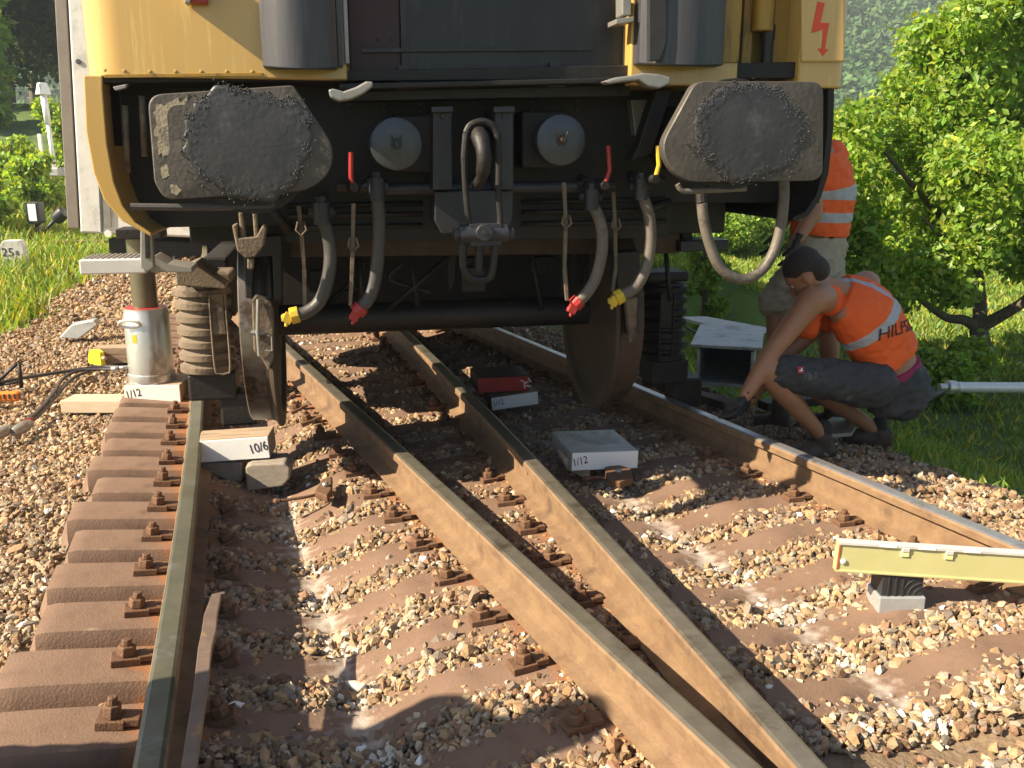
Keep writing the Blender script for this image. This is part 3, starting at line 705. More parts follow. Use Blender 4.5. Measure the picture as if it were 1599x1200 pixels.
# ---------------- drums, coupler and cross pipes
for cx, cy in ((619,225),(877,219)):
    c = T(cx, cy, .36); mb = MB(); mb.lathe([(0,.03),(.0,.085),(.003,.092),(.010,.094),(.03,.094),(.032,.088),(.27,.088)], c, (0,1,0), 40)
    d = part(mb, 'spring_drum', M['drum'], bev=.001)
    mb = MB(); mb.lathe([(0,.022),(.006,.022)], c+Vector((0,-.006,0)), (0,1,0), 6, smooth=False); mb.lathe([(0,.010),(.028,.010)], c+Vector((0,-.03,0)), (0,1,0), 10)
    mb.tube([c+Vector((-.014,-.02,.012)), c+Vector((-.018,-.024,.03))], .003, 6); mb.tube([c+Vector((.012,-.02,.012)), c+Vector((.018,-.024,.03))], .003, 6)
    part(mb, 'drum_bolt', M['blue_black'], d, bev=.001)
    mb = pl(rect(cx+(-8 if cx<700 else -62), cy-46, cx+(62 if cx<700 else 8), cy+44), .47, .6); part(mb, 'drum_housing', M['grime'], bev=.01)
for x0, x1 in ((676,706),(773,802)):
    mb = pl([(x0,168),(x1,167),(x1,296),(x0,297)], .38, .6); b = part(mb, 'coupler_bracket', M['blue_black'], bev=.004)
    mb = pl([(x0-2,167),(x1+2,166),(x1+2,175),(x0-2,176)], .345, .379); part(mb, 'bracket_flange', M['blue_black'], b, bev=.002)
    for yy in (182, 286):
        c = T((x0+x1)/2, yy, .378); mb = MB(); mb.lathe([(0,.010),(.01,.010)], c+Vector((0,-.010,0)), (0,1,0), 6, smooth=False); part(mb, 'bracket_bolt', M['blue_black'], b, bev=.001)
mb = pl([(679,299),(802,297),(800,345),(788,365),(690,366),(678,345)], .42, .58); part(mb, 'coupler_apron', M['blue_black'], bev=.006)
mb = MB(); mb.tube([T(578,296,.5), T(905,292,.5)], .024, 14); part(mb, 'cross_pipe', M['blue_black'], bev=0)
mb = MB(); mb.tube([T(480,345,.68), T(600,333,.68), T(700,322,.68)], .016, 10); part(mb, 'air_pipe', M['grime'], bev=0)
# draw hook
mb = MB(); mb.tube(spline([T(742,215,.55),T(742,205,.3),T(745,206,.16),T(752,222,.08),T(756,250,.06),T(752,278,.09),T(744,290,.14)],5), [.034]*6+[.03]*10+[.026]*8+[.02]*(31-24), 12)
part(mb, 'draw_hook', M['grime'], bev=0)
# screw coupling: shackle links, trunnion, lower link
mb = MB()
for s, xs_ in ((-1, ((728,208),(725,250),(727,300),(733,352),(740,365))), (1, ((776,208),(779,250),(778,300),(781,345),(776,360)))):
    mb.tube(spline([T(a, b, .12) for a, b in xs_], 5), [.0125]*6+[.0105]*15, 10)
mb.tube(spline([T(728,208,.12),T(735,196,.12),T(752,190,.12),T(768,196,.12),T(776,208,.12)],4), .0125, 10)
sc = part(mb, 'coupling_shackle', M['grime'], bev=0)
mb = MB(); mb.lathe([(-.105,.014),(-.10,.022),(-.085,.022),(-.083,.034),(-.05,.036),(.05,.036),(.083,.034),(.085,.022),(.105,.022),(.11,.014)], T(755,366,.12), (1,0,0), 16)
mb.lathe([(0,.028),(.006,.03),(.05,.03)], T(757,364,.075), (0,1,0), 16); mb.box(T(757,364,.12)+Vector((0,0,-.005)), (.11,.055,.075)); mb.lathe([(0,.009),(.006,.009)], T(757,364,.069), (0,1,0), 6, smooth=False)
part(mb, 'trunnion', M['blue_black'], sc, bev=.001)
mb = MB(); mb.tube(spline([T(726,372,.12),T(723,395,.12),T(724,418,.12),T(734,434,.12),T(755,437,.12),T(766,432,.12),T(770,414,.12),T(772,392,.12),T(772,372,.12)],4), .0135, 10)
mb.tube([T(748,372,.12), T(748,425,.12)], .015, 10); part(mb, 'lower_link', M['grime'], sc, bev=0)
# ---------------- brake hoses with cocks
def hose(pts, v, r, m, endc, name='brake_hose'):
    P = [T(a, b, v) for a, b in pts]; mbb = MB(); sp = spline(P, 6); mbb.tube(sp, r, 12); h = part(mbb, name, m, bev=0)
    mbb = MB(); mbb.tube([P[0]+Vector((0,.0,.05)), P[0]+Vector((0,0,-.03))], r*1.28, 12); mbb.tube([P[0]+Vector((-.045,.02,.02)), P[0]+Vector((.045,.02,.02))], .018, 10)
    mbb.lathe([(-.0,.02),(.03,.022),(.04,.012)], P[0]+Vector((0,.0,.04)), (0,0,1), 8); part(mbb, 'hose_cock', M['blue_black'], h, bev=.001)
    if endc:
        e = P[-1]; d = (P[-1]-P[-2]).normalized(); mbb = MB()
        mbb.tube([e-d*.012, e+d*.02], [r*1.25, r*1.3], 10); mbb.box(e+d*.03+Vector((0,-.005,-.004)), (.034,.024,.038), Matrix.Rotation(.5,3,'Y'))
        mbb.tube([e+d*.03+Vector((0,0,-.01)), e+d*.03+Vector((-.010,-.008,-.036))], [.011,.006], 8); mbb.tube([e+d*.03, e+d*.055+Vector((0,0,.006))], [.016,.010], 10)
        part(mbb, 'hose_coupling_head', M[endc], h, bev=.003)
    return h
hose([(502,338),(513,370),(516,405),(510,445),(497,474),(478,488),(462,492)], .42, .0245, M['hose_dark'], 'yellow_cock')
hose([(588,300),(592,345),(590,400),(585,440),(576,466),(562,482)], .42, .025, M['hose_dark'], 'red')
hose([(924,316),(938,350),(940,390),(931,432),(916,458),(902,472)], .42, .0235, M['hose'], 'red')
hose([(1001,300),(1014,340),(1015,385),(1006,425),(990,451),(968,463)], .42, .0235, M['hose'], 'yellow_cock')
mb = MB(); mb.tube(spline([T(a,b,.30) for a,b in ((1096,318),(1099,345),(1108,382),(1122,415),(1142,432),(1164,436),(1188,424),(1207,396),(1219,355),(1224,310),(1224,280))],6), .021, 12); hu = part(mb, 'heating_hose', M['hose'], bev=0)
mb = MB(); mb.tube([T(1096,322,.30), T(1095,300,.36)], .022, 10); part(mb, 'hose_collar', M['grime'], hu, bev=.001)
def handle(pts, v, m, r=.0085):
    mbb = MB(); mbb.tube([T(a,b,v) for a,b in pts], r, 8); hh_ = part(mbb, 'cock_handle', m, bev=0)
    e = T(*pts[-1], v); mbb = MB(); mbb.lathe([(-.012,.017),(.02,.019),(.03,.026),(.09,.026),(.2,.02)], e, (0,1,0), 12); mbb.tube([e+Vector((-.06,.06,0)), e+Vector((.06,.06,-.004))], .019, 10); part(mbb, 'cock_body', M['grime'], hh_, bev=.001)
handle([(548,238),(548,278),(553,293)], .38, M['red']); handle([(950,228),(952,266),(944,290)], .38, M['red']); handle([(1027,228),(1029,258),(1023,280)], .36, M['yellow_cock'], .0095)
def strap(pts, v, w):
    mbb = MB(); P = [T(a,b,v) for a,b in pts]
    for i in range(len(P)-1):
        a, b = P[i], P[i+1]; mbb.prism([(a.x-w,v,a.z),(a.x+w,v,a.z),(b.x+w*.8,v,b.z),(b.x-w*.8,v,b.z)], (0,.012,0))
    c = P[1]; mbb.tube([c+Vector((.012,-.004,.02)), c+Vector((.02,-.006,-.01)), c+Vector((.0,-.006,-.03)), c+Vector((-.018,-.006,-.01)), c+Vector((-.01,-.004,.02))], .005, 6)
    part(mbb, 'hose_hanger', M['grime_brown'], bev=.001)
strap([(466,322),(470,355),(475,420),(476,478)], .45, .008); strap([(552,318),(551,380),(549,440),(547,478)], .40, .008)
strap([(881,285),(884,345),(882,420),(886,470)], .40, .008); strap([(958,300),(961,350),(962,420),(957,455)], .47, .008)
# pipes with valve bodies above the hoses
for x, y in ((505,335),(585,292),(920,292),(1000,286)):
    c = T(x, y, .5); mb = MB(); mb.box(c+Vector((0,0,.01)), (.075,.06,.05)); mb.tube([c+Vector((0,.0,.01)), c+Vector((0,.15,.03))], .02, 10); mb.tube([c+Vector((-.055,-.02,.012)), c+Vector((.05,-.02,.012))], .014, 10)
    part(mb, 'valve', M['grime'], bev=.006)
# hanging clevis at the left
mb = pl([(372,332),(379,332),(384,372),(376,374)], .30, .33); mb = pl([(394,332),(401,332),(404,372),(397,374)], .30, .33, mb)
mb = pl([(362,352),(370,350),(372,372),(400,370),(410,352),(416,356),(412,384),(398,402),(384,404),(370,392)], .29, .36, mb); mb = pl(rect(386,404,396,421), .30, .33, mb)
part(mb, 'clevis', M['grime_brown'], bev=.005)
# ---------------- wheelset, brakes, bogie
VW = 1.12; uWl = T(441, 600, 1.0).x; uWr = T(924, 600, 1.0).x
zax = T(690, 492, VW).z; rW = zax - T(412, 661, VW).z
wz = Vector((0, VW, zax))
for u0, s in ((uWl, -1), (uWr, 1)):
    mb = MB(); c = Vector((u0, VW, zax))
    mb.lathe([(.0,.13),(.012,.17),(.02,rW-.08),(.0,rW-.06),(.0,rW-.008),(.006,rW),(.016,rW+.001),(.026,rW-.008),(.034,rW-.024),(.05,rW-.030)], c, (s,0,0), 72, 0)
    w_ = part(mb, 'wheel', M['wheel'], bev=0)
    mb = MB(); mb.lathe([(.0,rW-.0315),(.0,rW-.029),(.085,rW-.034),(.09,rW-.04),(.09,rW-.08),(.07,rW-.085),(.06,.17),(.075,.13),(.1,.12)], c+Vector((s*.048,0,0)), (s,0,0), 72, 0); part(mb, 'tyre', M['tread'] if s < 0 else M['wheel'], w_, bev=0)
mb = MB(); mb.tube([(uWl-.02,VW,zax),(uWr+.02,VW,zax)], .068, 24); part(mb, 'axle', M['grime'], bev=0)
# brake shoe and hanger in front of the left tyre, block holder on the right
cS = T(410, 500, .62); mb = pl([(393,470),(399,462),(423,470),(428,486),(427,560),(420,580),(408,560),(396,548)], .62, .69); bs = part(mb, 'brake_block', M['grime_brown'], bev=.006)
mb = MB(); mb.tube([T(392,520,.61), T(414,520,.61)], .009, 8); mb.tube([T(403,468,.61), T(402,520,.60), T(405,556,.61)], .007, 8); mb.tube([T(417,524,.6), T(424,526,.6), T(425,548,.6), T(414,548,.6)], .003, 6); part(mb, 'brake_pin', M['alu_dull'], bs, bev=0)
mb = pl([(380,372),(440,368),(440,470),(428,472),(425,400),(396,402),(394,466),(383,466)], .66, .78); part(mb, 'brake_hanger', M['grime'], bev=.005)
mb = pl([(962,395),(1000,392),(998,520),(980,524),(978,470),(966,470)], .64, .75); part(mb, 'brake_hanger', M['grime'], bev=.005)
mb = pl([(978,468),(996,464),(994,528),(984,536)], .60, .64); part(mb, 'brake_block', M['grime_brown'], bev=.005)
mb = pl([(452,366),(1062,360),(1062,396),(452,402)], .95, 1.05); part(mb, 'brake_beam', M['wheel'], bev=.008)
for a, b, c_, d in ((640,400,652,478),(560,402,566,480),(700,402,604,486),(830,398,846,484),(1040,396,1046,470)):
    mb = MB(); mb.tube([T(a,b,1.0), T(c_,d,1.0)], .012, 8); part(mb, 'brake_rod', M['grime'], bev=0)
# bogie frame
for v0, v1 in ((1.75, 2.35), (3.9, 4.2)):
    mb = MB(); mb.box(((uWl+uWr)/2, (v0+v1)/2, zax+.13), (uWr-uWl+.1, v1-v0, .42)); part(mb, 'bogie_crossbeam', M['grime'], bev=.02)
for u0 in (uWl-.33, uWr+.33):
    mb = MB(); mb.prism([(u0-.06, 1.75, zax+.22), (u0-.06, 1.76, zax+.05), (u0-.06, 1.9, zax+.02), (u0-.06, 2.0, zax-.12), (u0-.06, 2.7, zax-.12), (u0-.06, 3.1, zax+.02), (u0-.06, 4.1, zax+.05), (u0-.06, 4.1, zax+.22)], (.12, 0, 0)); part(mb, 'bogie_sideframe', M['grime'], bev=.01)
mb = MB(); mb.tube([(uWl-.05, VW+2.3, zax), (uWr+.05, VW+2.3, zax)], .085, 20); part(mb, 'axle', M['grime'], bev=0)
for u0, s in ((uWl, -1), (uWr, 1)):
    mb = MB(); mb.lathe([(.0,.13),(.02,rW-.08),(.0,rW-.06),(.0,rW),(.03,rW),(.04,rW-.03),(.135,rW-.036),(.135,rW-.09),(.1,.17),(.14,.12)], Vector((u0, VW+2.3, zax)), (s,0,0), 48); part(mb, 'wheel', M['wheel'], bev=0)
# ribbed suspension springs outside the wheels
def spring(xc, ytop, ybot, w, v, m):
    a = T(xc, ytop, v); b = T(xc, ybot, v); r = (T(xc+w, ytop, v).x - a.x); n = 7; prof_ = [(0, r*.8)]; hgt = a.z-b.z
    for i in range(n):
        z = hgt*(i+.0)/n; st = hgt/n
        prof_ += [(z+st*.08, r*.86), (z+st*.2, r*1.0), (z+st*.65, r*1.0), (z+st*.8, r*.86), (z+st*.98, r*.84)]
    mbb = MB(); mbb.lathe(prof_, b, (0,0,1), 32); s_ = part(mbb, 'suspension_spring', m, bev=0)
    mbb = MB(); mbb.box((a.x+.0, v, a.z+.035), (r*1.8, r*1.7, .05)); part(mbb, 'spring_cap', m, s_, bev=.012)
    mbb = MB(); q = T(xc+w*.25, ytop+18, v-r*1.02); q2 = T(xc+w*.25, ybot+4, v-r*1.02)
    mbb.prism([(q.x-.03,q.y,q.z),(q.x+.03,q.y,q.z),(q.x+.03,q.y,(q.z+q2.z)/2),(q.x-.03,q.y,(q.z+q2.z)/2)], (0,.014,0))
    mbb.tube(spline([(q.x-.03,q.y,q.z),(q.x-.03,q.y,q2.z+.04),(q.x-.01,q.y,q2.z),(q.x+.02,q.y,q2.z),(q.x+.04,q.y,q2.z+.04),(q.x+.04,q.y,q.z)],4), .006, 6); part(mbb, 'spring_strap', m, s_, bev=.002)
    mbb = MB(); mbb.box((b.x+.02, v+.02, b.z-.06), (r*1.7, r*1.7, .13)); mbb.box((b.x+.13, v+.0, b.z-.18), (r*1.3, r*1.2, .16)); part(mbb, 'axle_box', M['grime'], s_, bev=.012)
spring(326, 442, 580, 44, 1.45, M['grime_brown']); spring(1033, 440, 560, 34, 1.45, M['grime'])
mb = pl([(274,424),(302,412),(352,446),(352,452),(276,446)], 1.2, 1.5); part(mb, 'spring_bracket', M['grime_brown'], bev=.005)
mb = MB(); mb.tube(spline([T(272,400,1.3),T(276,430,1.3),T(282,446,1.3)],4), .006, 6); part(mb, 'cable', M['hose_dark'], bev=0)
# foot steps
mb = MB(); a = T(122, 404, .75); b = T(226, 404, .75); dz = a.z - T(122, 432, .75).z
mb.box(((a.x+b.x)/2, .85, a.z-dz/2), (b.x-a.x, .2, dz*.85)); st = part(mb, 'foot_step', M['alu'], bev=.006)
mb = MB()
for i in range(11): mb.box((a.x+.02+(b.x-a.x-.04)*i/10, .85, a.z-dz/2+dz*.44), (.006,.17,.008))
part(mb, 'step_tread', M['alu_dull'], st, bev=0)
mb = pl([(219,352),(229,345),(237,352),(240,418),(231,424),(219,418)], .70, .74); mb = pl([(225,412),(240,400),(262,412),(300,418),(300,426),(236,426)], .78, .95, mb); part(mb, 'step_hanger', M['alu_dull'], bev=.004)
mb = pl([(226,364),(233,364),(234,404),(227,404)], .695, .70); part(mb, 'hanger_slot', M['grime'], st, bev=.0)
mb = MB(); a = T(1062, 378, .9); b = T(1137, 378, .9); mb.box(((a.x+b.x)/2, 1.0, a.z-.02), (b.x-a.x, .22, .05)); part(mb, 'foot_step', M['blue_black'], bev=.006)
mb = pl([(1052,328),(1082,328),(1082,382),(1070,382)], .95, 1.0); part(mb, 'step_hanger', M['grime'], bev=.004)
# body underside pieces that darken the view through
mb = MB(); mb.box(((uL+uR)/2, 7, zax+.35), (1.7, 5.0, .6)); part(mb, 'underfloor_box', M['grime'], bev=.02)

# clutter of pipes, levers and brackets below the frame
rg = random.Random(21)
for k in range(16):
    x = rg.uniform(470, 930); y = rg.uniform(395, 430); v = rg.uniform(.95, 1.35); mb = MB()
    if k % 3 == 0: mb.tube(spline([T(x,y,v), T(x+rg.uniform(-20,20),y+25,v), T(x+rg.uniform(-60,60),y+rg.uniform(40,60),v)],5), rg.uniform(.008,.014), 8); nm = 'air_pipe'
    elif k % 3 == 1: mb = pl([(x-7,y-20),(x+7,y-20),(x+5,y+rg.uniform(30,60)),(x-5,y+rg.uniform(30,60))], v, v+.02); nm = 'brake_lever'
    else: c = T(x, y+15, v); mb.box(c, (rg.uniform(.06,.16), .08, rg.uniform(.05,.12))); mb.lathe([(0,.018),(.02,.018)], c+Vector((0,-.055,0)), (0,1,0), 8); nm = 'valve'
    part(mb, nm, M['grime'], bev=.003)
for y, v in ((318,.60),(334,.58),(352,.60)):
    mb = MB(); mb.tube([T(450,y+4,v), T(660,y,v)], .010, 8); part(mb, 'air_pipe', M['grime'], bev=0)
    mb = MB(); mb.tube([T(815,y-2,v), T(1040,y-6,v)], .010, 8); part(mb, 'air_pipe', M['grime'], bev=0)
for x in (545, 600, 655, 830, 900, 1030):
    for y in (160, 172): 
        c = T(x, y+(800-x)*.012, .62); mb = MB(); mb.lathe([(0,.011),(.008,.011),(.010,.007)], c, (0,-1,0), 6, smooth=False); part(mb, 'bolt', M['blue_black'], bev=0)
mb = pl([(165,128),(172,128),(182,285),(172,285)], .45, .6); part(mb, 'side_rib', M['grime'])
for a, b in (((420,320),(452,362)),((1000,330),(1046,316))):
    mb = MB(); mb.tube([T(*a,.55), T(*b,.6)], .018, 8); part(mb, 'stay', M['grime'], bev=0)
# seams, rivets and a foot plate on the yellow front
for x, y in ((160,110),(190,111),(230,112),(270,112),(310,112),(350,112),(390,112)):
    c = T(x+4, y, VB-.0005); mb = MB(); mb.lathe([(0,.006),(.002,.0055),(.003,.003)], c, (0,-1,0), 10); part(mb, 'rivet', M['yellow'], bev=0)
mb = pl([(163,116.5),(410,113.5),(410,119),(163,122)], VB-.003, VB+.001); part(mb, 'lower_seam', M['yellow_dirty'], bev=.001)
# ================================================================== jack, blocks and tools
def wpx(Y): return Y/ (FPX*math.cos(PITCH))*1.02       # rough metres per pixel at distance Y
def lettering(body, size, parent, loc, rot, m=M['ink'], squash=1.0):
    me = text_mesh(body, size); me.materials.clear(); me.materials.append(m); me.name = 'lettering'
    o = bpy.data.objects.new('lettering', me); C.objects.link(o); o.parent = parent; o.location = loc; o.rotation_euler = rot; o.scale = (squash, 1, 1); return o
def block(xl, xr, yb, z, hpx, depth, yaw, label, text=None, tpos=.14, roll=0, top=M['wood']):
    """timber block with a white painted end; front bottom edge given in pixels at height z"""
    a = G(xl, yb, z); b = G(xr, yb, z); c = (a+b)/2; wd = (b-a).length; hh = hpx*c.y/FPX/math.cos(PITCH)*1.0
    e = empty('timber_block', c, yaw, label, 'timber block', 'white-ended timber blocks'); e.rotation_euler = (0, roll, yaw)
    m = MB(); m.box((0, depth/2+.004, hh/2), (wd, depth, hh)); m.build('timber', top, e, bev=.004)
    m = MB(); m.box((0, .0, hh/2), (wd*.998, .008, hh*.995)); f = m.build('painted_end', M['white'], e, bev=.002)
    if text: lettering(text, hh*.62, f, ((tpos-.5)*wd, -.0046, hh*.52), (math.pi/2, R_(-12), 0), squash=.8)
    return e, c, hh, wd
# jack and what it stands on
bk, cj, hj, wj = block(197, 282, 629, -.14, 28, .30, R_(3), 'white-ended timber block under the silver jack', '1/12', .16)
Yj = cj.y + .13; jb = Vector((cj.x-.012, Yj, cj.z+hj)); k_ = Yj/FPX
je = empty('hydraulic_jack', jb, 0, 'silver cylindrical hydraulic jack with extended ram holding up the car', 'jack')
hc = (PY(235, 480, Yj).z - jb.z); rj = (PY(267, 540, Yj).x - PY(200, 540, Yj).x)/2; jx = (PY(233,540,Yj).x - jb.x)
m = MB(); m.lathe([(0,rj*1.06),(.02,rj*1.08),(.05,rj*1.06),(.055,rj),(hc-.03,rj),(hc-.02,rj*.97),(hc,rj*.97)], (jx,0,0), (0,0,1), 48); jc = m.build('cylinder', M['jack'], je)
m = MB(); m.lathe([(0,rj*.9),(.003,rj*.9)], (jx,0,hc), (0,0,1), 40); m.build('seal_ring', M['red'], je)
zr = PY(233, 372, Yj).z; rr_ = rj*.56
m = MB(); m.lathe([(0,rr_),(zr-jb.z-hc,rr_)], (jx,0,hc), (0,0,1), 40); m.build('ram', M['ram'], je)
q = [Vector((jx-.045+.06*math.cos(a)*1.0, -rj-.012-.012*math.sin(a), hc-.075+.022*math.sin(a))) for a in np.linspace(0, 2*math.pi, 21)]
m = MB(); m.tube(q, .0085, 8, caps=False); m.build('handle', M['alu'], jc)
m = MB(); 
aa = np.linspace(R_(-112), R_(-98), 5); P = [(jx+(rj+.0012)*math.cos(a), (rj+.0012)*math.sin(a), z) for z in (hc-.19, hc-.14) for a in aa]
m.add(P, [(i, i+1, 6+i, 5+i) for i in range(4)], 0, True); m.build('sticker', M['yellow_cock'], jc)
m = MB(); m.tube([(jx-rj*.9,-.05,.09),(jx-rj*1.35,-.06,.085)], .012, 8); m.tube([(jx-rj*1.3,-.06,.085),(jx-rj*1.65,-.06,.08)], .016, 8); m.build('hose_port', M['alu_dull'], jc)
# pad on the car above the ram
pw = Vector((jb.x+jx, Yj, zr)) - TO; loc = Vector((pw.dot(UX), pw.dot(AX), zr))
m = MB(); m.box(loc+Vector((.02,0,.03)), (.24,.22,.058)); m.box(loc+Vector((.10,0,.16)), (.12,.2,.2)); m.build('jacking_pad', M['grime'], car, bev=.006)

b1, c1, h1, w1 = block(307, 421, 719, -.095, 35, .17, R_(5), 'white-ended timber block lying against the left rail in front of the wheel', '10/6', .86, roll=R_(-2.5))
b2, c2, h2, w2 = block(890, 998, 733, -.13, 29, .34, R_(13), 'white-ended timber block alone in front of the right wheel', '1/12', .12, roll=R_(2), top=M['galv'])
b3, c3, h3, w3 = block(768, 842, 636, -.14, 20, .3, R_(12), 'white-ended timber block under the red block below the car', '1/12', .14, roll=R_(-5))
e = empty('red_block', c3+Vector((-.05,.03,h3+.012)), R_(12), 'dark red painted block lying on a white-ended timber under the car', 'timber block')
m = MB(); m.box((-.02,.12,.045), (w3*1.12,.26,.09)); m.build('timber', M['red_dark'], e, bev=.005)
m = MB(); m.box((-.02,-.013,.045), (w3*1.10,.006,.084)); f = m.build('painted_end', M['red'], e, bev=.002)
for k, (x, z, r) in enumerate(((.09,.06,.5),(.11,.05,-.4),(.13,.065,.9),(.10,.03,1.4),(.12,.03,.2))):
    m = MB(); m.box((x,-.0175,z), (.03,.003,.006), Matrix.Rotation(r,3,'Y')); m.build('scratch', M['white'], f)
# stone-like supports under the near left block
def chunk(name, outline, Y, depth, mt, label, cat, bev=.008):
    P = [PY(a, b, Y) for a, b in outline]; c = sum(P, Vector((0,0,0)))/len(P); c.z = min(p.z for p in P)
    m = MB(); m.prism([p-c for p in P], (-.02, depth, 0)); o = m.build(name, mt, None, bev=bev, seg=3); o.location = c; return tag(o, label, cat)
chunk('packing_wedge', [(313,722),(378,722),(378,752),(360,754),(316,733)], c1.y+.015, .14, M['grey_block'], 'grey tapered packing piece under the block by the left rail', 'wedge')
chunk('packing_block', [(383,730),(392,726),(444,724),(453,732),(452,748),(442,760),(386,768)], c1.y-.05, .16, M['grey_block'], 'rough grey wooden packing block right of the tapered wedge', 'timber block')
chunk('packing_block', [(879,722),(884,716),(900,722),(922,734),(922,745),(912,748),(886,734)], c2.y+.02, .16, M['wood_end'], 'pale wooden packing piece under the block at the right wheel', 'timber block')
# rail tongs lying in the ballast
def tongs(pts, z, label, plate):
    P = [G(a, b, z) for a, b in pts]; base = P[0].copy(); base.z = z-.02
    e = empty('rail_tongs', base, 0, label, 'tongs'); m = MB(); m.tube(spline([p-base for p in P], 5), .0075, 8); m.lathe([(-.014,.009),(0,.014),(.014,.009)], P[0]-base, (1,0,0), 10); m.build('rod', M['clip'], e)
    m = MB(); Q = [G(a, b, z)-base for a, b in plate]; m.prism(Q, (0,-.01,.035)); j = m.build('jaw', M['clip'], e, bev=.006)
    c = sum(Q, Vector((0,0,0)))/len(Q); m = MB(); m.lathe([(0,.014),(.05,.014),(.056,.008)], c, (0,-.3,1), 12); m.build('pin', M['alu_dull'], j)
tongs([(432,783),(455,780),(480,776),(505,770)], -.165, 'rusty rail tongs with a thin rod lying left in the ballast', [(492,778),(505,758),(520,754),(519,774),(512,786)])
tongs([(915,748),(935,746),(955,748),(975,752)], -.15, 'rusty rail tongs half under the block at the right wheel', [(943,740),(960,734),(985,742),(988,756),(968,764),(948,758)])
# pry bar leaning beside the left rail
P = [G(351,925,.02), G(338,928,.02), G(329,958,.012), G(326,985,.006), G(320,1010,.0), G(313,1075,-.01), G(300,1160,-.02), G(286,1260,-.035), G(276,1340,-.05)]
wv = [.008,.014,.018,.019,.0175,.0165,.0165,.0165,.0165]; m = MB(); V = []
for i, p in enumerate(P):
    t = (P[min(i+1,len(P)-1)]-P[max(i-1,0)]).normalized(); n = Vector((t.y, -t.x, 0)).normalized()
    V += [p+n*wv[i], p-n*wv[i], p-n*wv[i]+Vector((0,0,-.016)), p+n*wv[i]+Vector((0,0,-.016))]
k = len(P); m.add(V, [(i*4+j, i*4+(j+1)%4, (i+1)*4+(j+1)%4, (i+1)*4+j) for i in range(k-1) for j in range(4)] + [(0,1,2,3), (k*4-1,k*4-2,k*4-3,k*4-4)])
M['prybar'] = mat('brown_worn_steel', (.15,.105,.082), (.22,.16,.125), 12, .5, .4, .1, 60, c3=(.42,.26,.08), c3scale=5, c3lo=.6, c3hi=.7)
tag(recentre(m.build('pry_bar', M['prybar'], None, bev=.002)), 'long brown steel pry bar with bent tip beside the left rail', 'pry bar')
# spirit level on a rubber block
cb = G(1404, 954, -.165); Yb = cb.y
e = empty('spirit_level', PY(1305, 893, Yb), R_(0), 'long olive green spirit level with aluminium top edge near the right border', 'spirit level')
A, B_ = PY(1305, 893, Yb), PY(1599, 912, Yb-.03); d = (B_-A).normalized(); Lh = (PY(1305,846,Yb)-A).length; o0 = A
rot = Matrix((d, Vector((-d.y,d.x,0)).normalized(), d.cross(Vector((-d.y,d.x,0)).normalized()))).transposed()
def lv(x, y, z): return rot @ Vector((x, y, z))
LL = 1.22
m = MB(); m.box(lv(LL/2,.012,Lh*.46), (LL,.022,Lh*.91), rot); m.box(lv(LL/2,.012,.004), (LL,.032,.008), rot); lb = m.build('body', M['level_green'], e, bev=.002)
m = MB(); m.box(lv(LL/2,.012,Lh*.955), (LL,.034,.009), rot); m.build('top_edge', M['alu'], e, bev=.001)
m = MB(); m.box(lv(-.0015,.012,Lh*.5), (.003,.03,Lh*.95), rot); m.build('end_cap', M['level_green'], e, bev=.001)
m = MB(); m.box(lv(.001,-.0015,Lh*.5), (.0035,.003,Lh*.9), rot); m.build('end_stripe', M['red_bolt'], e)
for px in (1408, 1476):
    x = (px-1305)/(1599-1305)*(B_-A).length
    m = MB(); m.box(lv(x,.0,Lh*.80), (.026,.008,Lh*.32), rot); v = m.build('vial', M['vial'], e, bev=.002)
    m = MB(); m.box(lv(x,-.0045,Lh*.87), (.022,.004,Lh*.12), rot); m.build('vial_glass', M['alu'], v, bev=.001)
for px in (1380, 1440, 1510):
    x = (px-1305)/(1599-1305)*(B_-A).length
    m = MB(); m.box(lv(x,-.005,Lh*.965), (.052,.003,.008), rot); m.build('scale_strip', M['white'], e, bev=0)
m = MB(); m.lathe([(0,.009),(.004,.009),(.006,.006)], lv(.018,.0,Lh*.36), lv(0,-1,0), 12); m.build('knob', M['white'], lb)
e2 = empty('rubber_pad', Vector((cb.x, Yb, PY(1404,932,Yb).z)), 0, 'black ribbed rubber pad between the spirit level and a grey base', 'pad')
wd = PY(1436,920,Yb).x-PY(1372,920,Yb).x; hh = PY(1404,896,Yb).z-PY(1404,930,Yb).z
m = MB(); m.box((0,.04,hh/2), (wd,.09,hh)); pd = m.build('pad', M['black_rubber'], e2, bev=.002)
for k, x in enumerate((-.045,-.022,.0)): 
    m = MB(); m.box((x*wd/.13,-.007,hh*.5), (.004,.004,hh*.9)); m.build('rib', M['black_plastic'], pd)
for r in (.25,.45,.65):
    m = MB(); m.tube([(wd*.46-wd*r*math.cos(t)*.7+0, -.006, hh*.1+hh*1.2*r*math.sin(t)) for t in np.linspace(.1,1.45,9)], .0022, 6); m.build('rib', M['black_plastic'], pd)
hb = PY(1404,929,Yb).z - cb.z
m = MB(); m.box((0,.05,hb/2), (PY(1440,940,Yb).x-PY(1368,940,Yb).x,.11,hb)); o = m.build('base_block', M['galv'], None, bev=.004); o.location = Vector((cb.x, Yb-.012, cb.z-.002)); tag(o, 'pale grey base block standing in the ballast under the rubber pad', 'block')

